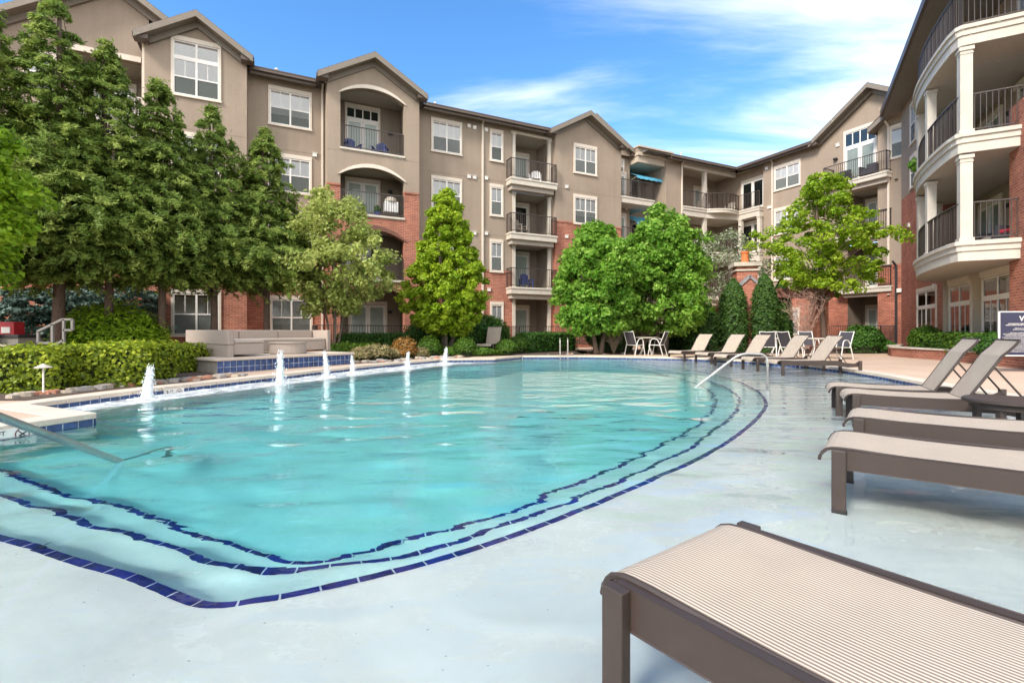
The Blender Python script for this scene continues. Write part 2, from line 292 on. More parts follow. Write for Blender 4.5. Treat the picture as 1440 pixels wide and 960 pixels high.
# ------------------------------------------------------------------ mesh helpers
class MB:
    def __init__(s): s.v = []; s.f = []; s.uv = {}
    def quad(s, a, b, c, d, uv=None):
        i = len(s.v); s.v += [tuple(a), tuple(b), tuple(c), tuple(d)]; s.f.append((i, i + 1, i + 2, i + 3))
        if uv: s.uv[len(s.f) - 1] = uv
        return s
    def box(s, x0, x1, y0, y1, z0, z1):
        i = len(s.v)
        s.v += [(x0, y0, z0), (x1, y0, z0), (x1, y1, z0), (x0, y1, z0), (x0, y0, z1), (x1, y0, z1), (x1, y1, z1), (x0, y1, z1)]
        s.f += [tuple(i + k for k in q) for q in ((0, 3, 2, 1), (4, 5, 6, 7), (0, 1, 5, 4), (1, 2, 6, 5), (2, 3, 7, 6), (3, 0, 4, 7))]
        return s
    def obox(s, p, q, w, h, up=(0, 0, 1)):      # beam from p to q, w across, h along up
        p = Vector(p); q = Vector(q); d = (q - p).normalized(); up = Vector(up)
        sd = d.cross(up)
        if sd.length < 1e-4: sd = d.cross(Vector((1, 0, 0)))
        sd.normalize(); u = sd.cross(d).normalized(); i = len(s.v)
        for c in (p, q):
            for a, b in ((-1, -1), (1, -1), (1, 1), (-1, 1)): s.v.append(tuple(c + sd * a * w / 2 + u * b * h / 2))
        s.f += [tuple(i + k for k in t) for t in ((0, 1, 2, 3), (7, 6, 5, 4), (0, 4, 5, 1), (1, 5, 6, 2), (2, 6, 7, 3), (3, 7, 4, 0))]
        return s
    def tube(s, pts, r, n=8, cap=True):
        pts = [Vector(p) for p in pts]; rr = r if isinstance(r, (list, tuple)) else [r] * len(pts)
        base = len(s.v); ref = Vector((0.3, 0.2, 1)).normalized()
        for k, p in enumerate(pts):
            d = (pts[min(k + 1, len(pts) - 1)] - pts[max(k - 1, 0)]).normalized()
            a = d.cross(ref)
            if a.length < 0.05: a = d.cross(Vector((1, 0, 0)))
            a.normalize(); b = d.cross(a).normalized()
            if k and a.dot(pa) < 0: a = -a; b = -b
            pa = a
            for j in range(n):
                t = 2 * math.pi * j / n; s.v.append(tuple(p + (a * math.cos(t) + b * math.sin(t)) * rr[k]))
        for k in range(len(pts) - 1):
            for j in range(n):
                s.f.append((base + k * n + j, base + k * n + (j + 1) % n, base + (k + 1) * n + (j + 1) % n, base + (k + 1) * n + j))
        if cap:
            s.f.append(tuple(base + j for j in range(n))[::-1]); s.f.append(tuple(base + (len(pts) - 1) * n + j for j in range(n)))
        return s
    def prism(s, poly, z0, z1, top=True, bottom=True):      # poly in xy
        n = len(poly); i = len(s.v)
        s.v += [(p[0], p[1], z0) for p in poly] + [(p[0], p[1], z1) for p in poly]
        for k in range(n): s.f.append((i + k, i + (k + 1) % n, i + n + (k + 1) % n, i + n + k))
        tr = tessellate_polygon([[Vector((p[0], p[1], 0)) for p in poly]])
        for t in tr:
            if top: s.f.append(tuple(i + n + k for k in t))
            if bottom: s.f.append(tuple(i + k for k in t)[::-1])
        return s
    def sheet(s, loops, z):
        i = len(s.v); fl = [p for l in loops for p in l]
        s.v += [(p[0], p[1], z) for p in fl]
        for t in tessellate_polygon([[Vector((p[0], p[1], 0)) for p in l] for l in loops]):
            a, b, c = (Vector(fl[k]).to_2d() for k in t)
            if (b - a).cross(c - a) < 0: t = t[::-1]
            s.f.append(tuple(i + k for k in t))
        return s
    def panel(s, outline, holes, y, depth=0.0):             # vertical wall sheet in xz with reveals round its holes
        loops = [outline] + holes; i = len(s.v); fl = [p for l in loops for p in l]
        s.v += [(p[0], y, p[1]) for p in fl]
        for t in tessellate_polygon([[Vector((p[0], p[1], 0)) for p in l] for l in loops]):
            a, b, c = (Vector(fl[k]) for k in t)
            if (b - a).cross(c - a) > 0: pass
            else: t = t[::-1]
            s.f.append(tuple(i + k for k in t))
        if depth:
            for l in holes:
                for k in range(len(l)):
                    a = l[k]; b = l[(k + 1) % len(l)]
                    s.quad((a[0], y, a[1]), (b[0], y, b[1]), (b[0], y + depth, b[1]), (a[0], y + depth, a[1]))
        return s
    def lathe(s, prof, c=(0, 0, 0), n=16, wob=0):
        i = len(s.v)
        for (r, z) in prof:
            for j in range(n):
                t = 2 * math.pi * j / n; k = 1 + (random.uniform(-wob, wob) if wob else 0)
                s.v.append((c[0] + r * k * math.cos(t), c[1] + r * k * math.sin(t), c[2] + z))
        for a in range(len(prof) - 1):
            for j in range(n): s.f.append((i + a * n + j, i + a * n + (j + 1) % n, i + (a + 1) * n + (j + 1) % n, i + (a + 1) * n + j))
        s.f.append(tuple(i + j for j in range(n))[::-1]); s.f.append(tuple(i + (len(prof) - 1) * n + j for j in range(n)))
        return s
    def mesh(s, name, mat, smooth=False, bevel=0):
        me = bpy.data.meshes.new(name); me.from_pydata(s.v, [], s.f)
        if s.uv:
            ul = me.uv_layers.new(name='UVMap')
            for fi, uv in s.uv.items():
                p = me.polygons[fi]
                for k, li in enumerate(p.loop_indices): ul.data[li].uv = uv[k]
        if smooth: me.polygons.foreach_set('use_smooth', [True] * len(me.polygons))
        me.materials.append(mat); me.update(); return me
    def build(s, name, mat, parent=None, smooth=False, loc=(0, 0, 0), rz=0, bevel=0):
        o = bpy.data.objects.new(name, s.mesh(name, mat, smooth)); COL.objects.link(o); o.location = loc; o.rotation_euler.z = rz
        if parent: o.parent = parent
        if bevel:
            md = o.modifiers.new('bevel', 'BEVEL'); md.width = bevel; md.segments = 2; md.limit_method = 'ANGLE'; md.angle_limit = R(50)
        return o
def tag(o, label=None, cat=None, group=None, kind=None):
    if label: o['label'] = label
    if cat: o['category'] = cat
    if group: o['group'] = group
    if kind: o['kind'] = kind
    return o
def empty(name, loc, rz=0, **k):
    o = bpy.data.objects.new(name, None); COL.objects.link(o); o.location = loc; o.rotation_euler = (0, 0, rz); o.empty_display_size = 0.2
    return tag(o, **k)
def copy_tree(o, parent=None, loc=None, rz=None, label=None):
    c = o.copy(); COL.objects.link(c)
    if parent: c.parent = parent
    for ch in list(o.children): copy_tree(ch, c)
    if loc is not None: c.location = loc
    if rz is not None: c.rotation_euler.z = rz
    if label: c['label'] = label
    return c
def WX(u, Y): return (u - 720) / F * Y
def WP(u, v, z=0.0):                       # point of the level z seen at (u, v)
    Y = (HC - z) * F / (v - HZ); return (WX(u, Y), Y)
def under(u, v, d):                        # point d below the water seen refracted at (u, v)
    x, y = WP(u, v, 0); r = math.hypot(x, y); si = r / math.hypot(r, HC); st = si / 1.33; t = st / math.sqrt(1 - st * st)
    k = 1 + d * t / r; return (x * k, y * k)
def smooth_line(pts, n=6):                 # Catmull-Rom
    out = []; P = [pts[0]] + list(pts) + [pts[-1]]
    for i in range(1, len(P) - 2):
        for k in range(n):
            t = k / n; q = []
            for a in range(2):
                p0, p1, p2, p3 = P[i - 1][a], P[i][a], P[i + 1][a], P[i + 2][a]
                q.append(0.5 * (2 * p1 + (p2 - p0) * t + (2 * p0 - 5 * p1 + 4 * p2 - p3) * t * t + (3 * p1 - p0 - 3 * p2 + p3) * t ** 3))
            out.append(tuple(q))
    out.append(tuple(pts[-1])); return out

# ------------------------------------------------------------------ ground, deck, pool
EDGE = [(-6.6, -3), (-6.05, 2.2), (-5.23, 5.0), (-4.93, 5.83), (-6.46, 6.56), (-6.30, 7.5), (-6.06, 8.5), (-5.55, 10.0), (-5.12, 11.2), (-4.85, 12.2), (-3.83, 14.6), (-2.50, 17.1),
        (-0.6, 17.5), (0.42, 19.2), (2.6, 19.3), (4.9, 18.7), (6.6, 17.9), (7.9, 16.4), (8.55, 14.6), (8.65, 13.0), (8.3, 11.0), (7.8, 9.2), (7.45, 7.4), (7.25, 5.2), (7.2, 2), (7.2, -3)]
DZ = 0.12
big = [(-400, -60), (400, -60), (400, 700), (-400, 700)]
g = MB(); g.sheet([[(-400, -60), (400, -60), (400, 700), (-400, 700)], [(-30, -10), (-30, 50), (40, 50), (40, -10)]], 0.05)
tag(g.build('ground', M['soil']), kind='structure')
def offset(poly, d):
    out = []; n = len(poly)
    for i in range(n):
        a = Vector(poly[i - 1]); b = Vector(poly[i]); c = Vector(poly[(i + 1) % n])
        e1 = (b - a).normalized(); e2 = (c - b).normalized()
        n1 = Vector((-e1.y, e1.x)); n2 = Vector((-e2.y, e2.x)); m = (n1 + n2)
        if m.length < 0.2: m = n1
        m.normalize(); k = d / max(0.5, m.dot(n1)); out.append(tuple(b + m * k))
    return out
COUT = offset(EDGE, 0.34)       # EDGE runs clockwise seen from above, so + is outwards
deck = MB(); deck.sheet([[(-30, -10), (-30, 50), (40, 50), (40, -10)], COUT], DZ - 0.004)
tag(deck.build('pool_deck', M['deck']), kind='structure')
cp = MB(); nE = len(EDGE); run = 0
for i in range(nE):
    a, b = EDGE[i], EDGE[(i + 1) % nE]; ao, bo = COUT[i], COUT[(i + 1) % nE]
    ln = math.hypot(b[0] - a[0], b[1] - a[1]); k = max(1, round(ln / 0.6))
    for j in range(k):
        g0 = 0.004 / ln; t0, t1 = j / k + g0, (j + 1) / k - g0
        L2 = lambda p, q, t: (p[0] + (q[0] - p[0]) * t, p[1] + (q[1] - p[1]) * t)
        cp.prism([L2(a, b, t0), L2(a, b, t1), L2(ao, bo, t1), L2(ao, bo, t0)], 0.06, DZ + 0.006)
tag(cp.build('pool_coping', M['coping'], bevel=0.008), kind='structure')
tb = MB(); run = 0                          # waterline tile band right round the pool, walls below
wl = MB()
for i in range(nE):
    a, b = EDGE[i], EDGE[(i + 1) % nE]; ln = math.hypot(b[0] - a[0], b[1] - a[1])
    e = Vector((b[0] - a[0], b[1] - a[1])).normalized(); nn = Vector((-e.y, e.x)) * 0.02
    A_ = (a[0] + nn.x, a[1] + nn.y); B_ = (b[0] + nn.x, b[1] + nn.y)
    tb.quad((*A_, -0.16), (*B_, -0.16), (*B_, 0.10), (*A_, 0.10), uv=[(run, 0.04), (run + ln, 0.04), (run + ln, 0.30), (run, 0.30)]); run += ln
    wl.quad((*A_, -1.2), (*B_, -1.2), (*B_, -0.16), (*A_, -0.16))
tag(tb.build('waterline_tiles', M['tile']), kind='structure')
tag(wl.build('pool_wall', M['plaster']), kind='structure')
LEDGE = -0.085
o_px = [(0, 750), (60, 768), (120, 788), (185, 806), (240, 826), (285, 843), (320, 846), (360, 840), (400, 834), (470, 819), (540, 803), (620, 781), (700, 757), (800, 720), (900, 678), (990, 638), (1045, 602), (1072, 575), (1072, 560), (1055, 545), (1020, 531), (960, 519), (890, 510.5)]
m_px = [(0, 692), (60, 710), (130, 730), (200, 747), (250, 762), (300, 783), (345, 793), (405, 795), (480, 787), (600, 766), (700, 735), (800, 699), (900, 660), (980, 619), (1025, 585), (1037, 565), (1025, 548), (985, 532), (920, 518), (860, 510)]
i_px = [(0, 659), (100, 690), (200, 716), (290, 742), (360, 766), (410, 779), (450, 779), (500, 767), (570, 749), (650, 733), (710, 711), (780, 686), (880, 645), (960, 608), (995, 580), (1003, 562), (990, 545), (945, 529), (890, 517), (840, 510)]
D1, D2, D3 = 0.085, 0.36, 0.62
OL = smooth_line([(-6.9, 4.2)] + [under(u, v, D1) for u, v in o_px], 4)
ML = smooth_line([(-6.9, 4.9)] + [under(u, v, D2 * .9) for u, v in m_px], 4)
IL = smooth_line([(-6.9, 5.6)] + [under(u, v, D3 * .9) for u, v in i_px], 4)

# inner side of the fountain shelf, seen at the foam line
SH = [(-5.80, 6.55), (-5.56, 7.6), (-4.71, 9.6), (-3.95, 11.5), (-3.1, 13.3), (-1.9, 15.8), (-0.5, 17.0), (0.42, 18.5)]
def close(line):
    return line + [(3.0, 19.3), (0.42, 19.2)] + SH[::-1][1:] + [(-6.9, 6.8)]
Wp = offset(EDGE, 0.02)
IN = lambda p: p
deep = MB(); deep.sheet([[( -8, -4), (9.5, -4), (9.5, 21), (-8, 21)]], -0.98)
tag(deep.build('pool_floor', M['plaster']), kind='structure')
led = MB()
out_poly = [p for p in Wp]
# ledge: everything in front of and to the right of the outer step line
ring = OL + [(4.9, 18.75), (6.6, 17.95), (7.9, 16.5), (8.6, 14.7), (8.7, 13.0), (8.35, 11.0), (7.85, 9.2), (7.5, 7.4), (7.3, 5.2), (7.25, 2), (7.25, -3), (-6.9, -3)]
led.sheet([ring], LEDGE)
def riser(mb, line, z0, z1):
    for a, b in zip(line[:-1], line[1:]): mb.quad((*a, z0), (*b, z0), (*b, z1), (*a, z1))
riser(led, OL, -D2, LEDGE)
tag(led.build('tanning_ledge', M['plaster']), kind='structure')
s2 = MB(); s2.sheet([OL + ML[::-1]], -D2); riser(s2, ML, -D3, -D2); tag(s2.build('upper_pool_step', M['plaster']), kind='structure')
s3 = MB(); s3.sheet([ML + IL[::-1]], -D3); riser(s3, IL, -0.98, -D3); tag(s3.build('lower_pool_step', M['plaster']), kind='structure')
def band(line, z, wd, name):
    mb = MB(); run = 0; V = [Vector(p) for p in line]; nrm = []
    for i in range(len(V)):
        d = (V[min(i + 1, len(V) - 1)] - V[max(i - 1, 0)]).normalized(); nrm.append(Vector((d.y, -d.x)))
    for i in range(len(V) - 1):
        a, b = V[i], V[i + 1]; ln = (b - a).length
        a2 = a + nrm[i] * wd; b2 = b + nrm[i + 1] * wd
        mb.quad((*a, z), (*b, z), (*b2, z), (*a2, z), uv=[(run, 0.02), (run + ln, 0.02), (run + ln, 0.12), (run, 0.12)])
        # tile nosing also turns down over the riser
        0 and mb.quad((a.x - nrm[i].x * .004, a.y - nrm[i].y * .004, z - .03), (b.x - nrm[i + 1].x * .004, b.y - nrm[i + 1].y * .004, z - .03), (*b, z), (*a, z), uv=[(run, 0.02), (run + ln, 0.02), (run + ln, 0.12), (run, 0.12)])
        run += ln
    return tag(mb.build(name, M['tile_line']), kind='structure')
band(OL, LEDGE + 0.005, 0.052, 'ledge_tile_line')
band(ML, -D2 + 0.005, 0.044, 'upper_step_tile_line')
band(IL, -D3 + 0.005, 0.044, 'lower_step_tile_line')
sh = MB(); SHo = [(-6.50, 6.5), (-6.34, 7.5), (-6.10, 8.5), (-5.59, 10.0), (-5.16, 11.2), (-4.89, 12.2), (-3.87, 14.6), (-2.54, 17.15), (-0.6, 17.55), (0.40, 19.2)]
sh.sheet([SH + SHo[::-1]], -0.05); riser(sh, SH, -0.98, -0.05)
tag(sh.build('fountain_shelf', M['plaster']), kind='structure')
wt = MB(); wt.sheet([Wp], 0.0)
wobj = tag(wt.build('water', M['water']), kind='structure')

# ------------------------------------------------------------------ building helpers
class Frame:
    def __init__(s, P, ang): s.P = P; s.a = R(ang); s.d = (math.cos(s.a), math.sin(s.a)); s.n = (-math.sin(s.a), math.cos(s.a))
    def W(s, x, y): return (s.P[0] + s.d[0] * x + s.n[0] * y, s.P[1] + s.d[1] * x + s.n[1] * y)
    def sx(s, u, y=0.0):
        px = s.P[0] + s.n[0] * y; py = s.P[1] + s.n[1] * y; k = (u - 720) / F
        return (k * py - px) / (s.d[0] - k * s.d[1])
FA = Frame((-.86, 27.0), 26.1); FC = Frame((16.0, 35.3), -63.9); FD = Frame((19.6, 24.5), -116.6)
Z1, Z2, Z3, Z4, ZE = 0.30, 3.50, 6.50, 9.50, 12.43
def rect(x0, x1, z0, z1): return [(x0, z0), (x1, z0), (x1, z1), (x0, z1)]
def arc(x0, x1, zs, zt, n=12):            # from right springing over the crown to the left springing
    w_ = (x1 - x0) / 2; h_ = zt - zs; r = (w_ * w_ + h_ * h_) / (2 * h_); xc = (x0 + x1) / 2; zc = zt - r; t = math.asin(w_ / r)
    return [(xc + r * math.sin(t - 2 * t * k / n), zc + r * math.cos(t - 2 * t * k / n)) for k in range(n + 1)]
def arch(x0, x1, z0, zs, zt): return [(x0, z0), (x1, z0)] + arc(x0, x1, zs, zt)
CACHE = {}
def place(key, maker, parent, x, y, z, ry=0):
    if key in CACHE:
        c = copy_tree(CACHE[key], parent, loc=(x, y, z))
    else:
        c = maker(); c.parent = parent; c.location = (x, y, z); CACHE[key] = c
    c.rotation_euler.z = ry
    return c
def mk_window(w_, h_, units, transom, style, var=0):
    t = MB(); T = 0.085
    t.box(-T, 0, -0.05, 0.0, -0.02, h_ + 0.02); t.box(w_, w_ + T, -0.05, 0.0, -0.02, h_ + 0.02)
    t.box(-T - .02, w_ + T + .02, -0.075, 0.0, -0.09, -0.02); t.box(-T, w_ + T, -0.055, 0.0, h_ + 0.02, h_ + (0.2 if style != 'slim' else .12))
    o = t.build('window', M['trim'])
    hw = h_ - (transom + 0.1 if transom else 0)
    f = MB(); p = MB(); bl = MB(); sc_ = MB(); dk = MB(); uw = w_ / units
    if transom:
        f.box(0, w_, -0.045, 0.0, hw, hw + 0.1)
    for k in range(units):
        a = k * uw; b_ = a + uw; e = 0.035
        for (za, zb) in [(0, hw)] + ([(hw + 0.1, h_)] if transom else []):
            f.box(a, a + e, -0.04, 0, za, zb); f.box(b_ - e, b_, -0.04, 0, za, zb); f.box(a + e, b_ - e, -0.04, 0, za, za + e); f.box(a + e, b_ - e, -0.04, 0, zb - e, zb)
            p.quad((a + e, -0.016, za + e), (b_ - e, -0.016, za + e), (b_ - e, -0.016, zb - e), (a + e, -0.016, zb - e))
        zm = hw * 0.5
        if style != 'fixed':
            f.box(a + e, b_ - e, -0.036, 0, zm - .025, zm + .025)
            c = (a + b_) / 2
            if uw > .55: f.box(c - .011, c + .011, -0.028, 0, zm + .025, hw - e)
            sc_.quad((a + e, -0.020, e), (b_ - e, -0.020, e), (b_ - e, -0.020, zm - .025), (a + e, -0.020, zm - .025))
        else:
            c = (a + b_) / 2; f.box(c - .011, c + .011, -0.028, 0, e, hw - e)
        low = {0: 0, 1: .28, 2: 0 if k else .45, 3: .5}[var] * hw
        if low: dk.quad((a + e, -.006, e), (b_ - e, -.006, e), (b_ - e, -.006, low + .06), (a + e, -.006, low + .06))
        for j in range(int((h_ - .1) / 0.05)):
            zz = .04 + j * .05
            if zz < low: continue
            bl.quad((a + e, -0.012, zz), (b_ - e, -0.012, zz), (b_ - e, -0.004, zz + .05), (a + e, -0.004, zz + .05))
    f.build('frame', M['white'], o); p.build('pane', M['glass'], o)
    if style == 'fixed': bl.build('pane', M['darkglass'], o)
    else:
        bl.build('blind', M['blind'], o); sc_.build('insect_screen', M['screenmesh'], o)
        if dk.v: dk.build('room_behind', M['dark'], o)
    return o
WCOUNT = [0]
def window(parent, x0, x1, z0, z1, y=0.0, units=2, transom=0, style='std'):
    WCOUNT[0] += 1; var = (0, 1, 0, 2, 0, 3, 1)[WCOUNT[0] % 7]
    w_ = round(x1 - x0, 2); h_ = round(z1 - z0, 2)
    return place(('w', w_, h_, units, transom, style, var), lambda: mk_window(w_, h_, units, transom, style, var), parent, x0, y, z0)
def mk_door(w_, h_, leaves, transom, dark):
    o = MB(); T = 0.09
    o.box(-T, 0, -0.05, 0, 0, h_ + .02); o.box(w_, w_ + T, -0.05, 0, 0, h_ + .02); o.box(-T, w_ + T, -0.055, 0, h_ + .02, h_ + .2)
    ob = o.build('door', M['trim']); lw = w_ / leaves; f = MB(); p = MB(); q = MB()
    hd = h_ - (transom + .1 if transom else 0)
    for k in range(leaves):
        a = k * lw; b_ = a + lw; e = .11
        f.box(a + .008, a + e, -.04, 0, 0, hd); f.box(b_ - e, b_ - .008, -.04, 0, 0, hd); f.box(a + e, b_ - e, -.04, 0, 0, .25); f.box(a + e, b_ - e, -.04, 0, hd - e, hd)
        p.quad((a + e, -.02, .25), (b_ - e, -.02, .25), (b_ - e, -.02, hd - e), (a + e, -.02, hd - e))
        q.quad((a + e, -.008, .25), (b_ - e, -.008, .25), (b_ - e, -.008, hd - e), (a + e, -.008, hd - e))
    f.build('leaf_frame', M['white'], ob)
    if transom:
        tf = MB(); tp = MB(); tf.box(0, w_, -.05, 0, hd, hd + .1); n = leaves * 2
        for k in range(n):
            a = k * w_ / n; b_ = a + w_ / n
            for r in ((a, a + .025, hd + .1, h_), (b_ - .025, b_, hd + .1, h_), (a, b_, hd + .1, hd + .13), (a, b_, h_ - .03, h_)): tf.box(r[0], r[1], -.03, 0, r[2], r[3])
        tp.quad((0, -.012, hd + .1), (w_, -.012, hd + .1), (w_, -.012, h_), (0, -.012, h_))
        tf.build('transom_frame', M['white'], ob); tp.build('pane', M['darkglass'], ob)
    p.build('pane', M['glass'], ob)
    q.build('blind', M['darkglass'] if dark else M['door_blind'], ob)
    return ob
M['door_blind'] = plain('door_blind', (0.44, 0.50, 0.44), 0.7, 0.1, 3)
def door(parent, x0, x1, z0, h, y, leaves=2, transom=0, dark=False, ry=0):
    w_ = round(x1 - x0, 2)
    return place(('d', w_, h, leaves, transom, dark), lambda: mk_door(w_, h, leaves, transom, dark), parent, x0, y, z0, ry)
def railing(parent, path, z, h=1.07, name='railing', gap=0.115, mat=None):
    mb = MB(); bs = 0.009
    for (a, b) in zip(path[:-1], path[1:]):
        a3 = Vector((a[0], a[1], 0)); b3 = Vector((b[0], b[1], 0)); ln = (b3 - a3).length
        mb.obox(a3 + Vector((0, 0, z + h)), b3 + Vector((0, 0, z + h)), .05, .035); mb.obox(a3 + Vector((0, 0, z + .1)), b3 + Vector((0, 0, z + .1)), .035, .03)
        mb.obox(a3 + Vector((0, 0, z + h - .13)), b3 + Vector((0, 0, z + h - .13)), .02, .02) if False else None
        n = max(1, round(ln / gap))
        for k in range(n + 1):
            p = a3.lerp(b3, k / n); w2 = .02 if k in (0, n) else bs
            mb.box(p.x - w2, p.x + w2, p.y - w2, p.y + w2, z + (.0 if k in (0, n) else .1), z + h)
    return mb.build(name, mat or M['rail'], parent)
def slab(parent, poly, ztop, zbot, name='balcony'):
    mb = MB(); mb.prism(poly, zbot + .02, ztop - .10)
    mb.prism(offset_any(poly, .035), ztop - .10, ztop - .03); mb.prism(offset_any(poly, -.02), zbot - .0, zbot + .02); mb.prism(offset_any(poly, .01), ztop - .03, ztop)
    return mb.build(name, M['trim_grey'], parent)
def offset_any(poly, d):
    ar = sum(poly[i - 1][0] * poly[i][1] - poly[i][0] * poly[i - 1][1] for i in range(len(poly)))
    return offset(poly, -d if ar > 0 else d)
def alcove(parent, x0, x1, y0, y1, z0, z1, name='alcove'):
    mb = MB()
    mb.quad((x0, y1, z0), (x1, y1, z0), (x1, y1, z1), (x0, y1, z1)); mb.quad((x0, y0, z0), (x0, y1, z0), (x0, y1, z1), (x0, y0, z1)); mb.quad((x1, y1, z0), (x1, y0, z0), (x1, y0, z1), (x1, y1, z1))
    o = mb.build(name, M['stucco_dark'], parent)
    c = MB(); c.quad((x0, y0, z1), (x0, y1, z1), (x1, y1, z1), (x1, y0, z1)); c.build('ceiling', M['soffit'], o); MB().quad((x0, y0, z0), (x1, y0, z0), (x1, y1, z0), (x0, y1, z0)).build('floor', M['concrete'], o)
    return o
def gable(parent, xc, half, ze, zp, yf, yb):
    k = (zp - ze) / half; th = .2
    def band(x_, top, th_, y0, y1, mat, nm):
        mb = MB(); pts = [(xc - x_, ze + (half - x_) * k + top), (xc, zp + top), (xc + x_, ze + (half - x_) * k + top), (xc + x_, ze + (half - x_) * k + top - th_), (xc, zp + top - th_), (xc - x_, ze + (half - x_) * k + top - th_)]
        i = len(mb.v); mb.v += [(p[0], y0, p[1]) for p in pts] + [(p[0], y1, p[1]) for p in pts]
        for a in range(6): mb.f.append((a, (a + 1) % 6, 6 + (a + 1) % 6, 6 + a))
        mb.f += [(0, 5, 4, 1), (1, 4, 3, 2), (6, 7, 10, 11), (7, 8, 9, 10)]
        return mb.build(nm, mat, parent)
    band(half, 0.0, .14, yf, yb, M['roof'], 'gable_roof')
    band(half - .02, -.03, .26, yf - .03, yf + .05, M['rake'], 'rake_board')
    band(half - .1, -.15, .1, yf + .05, yf + .45, M['rake'], 'gable_soffit')
    band(half - .34, -.24, .26, yf + .42, yf + .475, M['rake'], 'frieze_board')
    for s in (-1, 1):
        x = xc + s * (half - .22); MB().box(x - .25, x + .25, yf + .05, yf + .5, ze - .22, ze - .05).build('eave_return', M['gutter'], parent)
def downspout(parent, x, y, z0=.2, z1=12.3, mat='trim'):
    mb = MB(); mb.box(x - .045, x + .045, y - .10, y - .02, z0, z1); mb.obox((x, y - .06, z1), (x, y - .40, z1 + .22), .08, .07)
    for z in (3, 6, 9): mb.box(x - .06, x + .06, y - .105, y, z, z + .04)
    return mb.build('downspout', M[mat], parent)
def lamp(parent, x, y, z):
    mb = MB(); mb.lathe([(.0, -.08), (.10, -.06), (.13, 0), (.10, .06), (.0, .08)], (x, y - .1, z), 10); mb.box(x - .05, x + .05, y - .06, y, z - .05, z + .05)
    return mb.build('wall_lamp', M['black'], parent)
def vent(parent, x, y, z):
    mb = MB(); mb.box(x - .09, x + .09, y - .07, y, z - .09, z + .07); mb.box(x - .11, x + .11, y - .09, y - .0, z + .07, z + .09); return mb.build('vent', M['white'], parent)
def sides(mb, xs, y0, y1, z0, z1):
    for x in xs: mb.quad((x, y0, z0), (x, y1, z0), (x, y1, z1), (x, y0, z1))
def cap(parent, x0, x1, y, z): MB().box(x0, x1, y - .035, y, z - .10, z).build('brick_course', M['brick'], parent)
def column(parent, x, y, z0, z1, w_=.17, mat='trim_grey'):
    mb = MB(); h = w_ / 2; mb.box(x - h, x + h, y - h, y + h, z0, z1); mb.box(x - h - .03, x + h + .03, y - h - .03, y + h + .03, z1 - .10, z1); mb.box(x - h - .015, x + h + .015, y - h - .015, y + h + .015, z1 - .2, z1 - .16); mb.box(x - h - .03, x + h + .03, y - h - .03, y + h + .03, z0, z0 + .10)
    return mb.build('column', M[mat], parent)
def ridge_roof(parent, x0, x1, ye, yr, z0=12.5, zr=14.6, hip0=0, hip1=0):
    mb = MB(); yb = 2 * yr - ye
    a = (x0, ye, z0); b_ = (x1, ye, z0); c = (x1 - hip1, yr, zr); d = (x0 + hip0, yr, zr); e = (x0, yb, z0); f_ = (x1, yb, z0)
    mb.quad(a, b_, c, d); mb.quad(f_, e, d, c); mb.quad(e, a, d, d); mb.quad(b_, f_, c, c); mb.quad(a, e, f_, b_)
    return mb.build('roof', M['roof'], parent)
def gutter(parent, x0, x1, ye, z=12.5):
    mb = MB(); mb.box(x0, x1, ye - .12, ye + .02, z - .10, z + .06); mb.box(x0, x1, ye - .135, ye - .12, z + .02, z + .06); mb.box(x0, x1, ye + .02, ye + .05, z - .22, z - .02)
    mb.build('gutter', M['gutter'], parent); MB().box(x0, x1, ye + .05, 0.0 if ye < 0 else ye + .5, z - .09, z - .06).build('soffit', M['rake'], parent)

# ------------------------------------------------------------------ wing A: the long facade on the left
A = empty('apartment_wing', (*FA.P, 0), FA.a, label='long four-storey stucco and brick wing with three gables left of the pool', cat='building')
st = MB(); bk = MB()
x0A, x1A = FA.sx(203, -.8), FA.sx(347, -.8)
# far-left gabled section with a balcony recess on each upper floor
b0, b1 = -18.2, x0A - .25
st.panel([(-20.1, 4.4), (x0A, 4.4), (x0A, 12.9), (x0A, 14.05), (-16.7, 14.65), (-20.1, 12.6)], [rect(b0, b1, 9.5, 12.0), rect(b0, b1, 6.5, 8.9)], 0, .25)
st.panel(rect(-30, -20.1, 4.4, 12.4), [], 0.6)
sides(st, [-20.1], 0, .6, 4.4, 12.6)
bk.panel(rect(-30, x0A, 0, 4.4), [], 0)
# projecting gabled bay
xc = (x0A + x1A) / 2
st.panel([(x0A, 4.4), (x1A, 4.4), (x1A, 12.6), (xc, 13.7), (x0A, 12.6)], [], -.8); sides(st, [x0A, x1A], -.8, 0, 4.4, 12.8)
bk.panel(rect(x0A, x1A, 0, 4.4), [], -.8); sides(bk, [x0A, x1A], -.8, 0, 0, 4.4)
# plain wall between the gables
st.panel(rect(x1A, -8.85, 4.4, ZE), [], 0); bk.panel(rect(x1A, -8.85, 0, 4.4), [], 0)
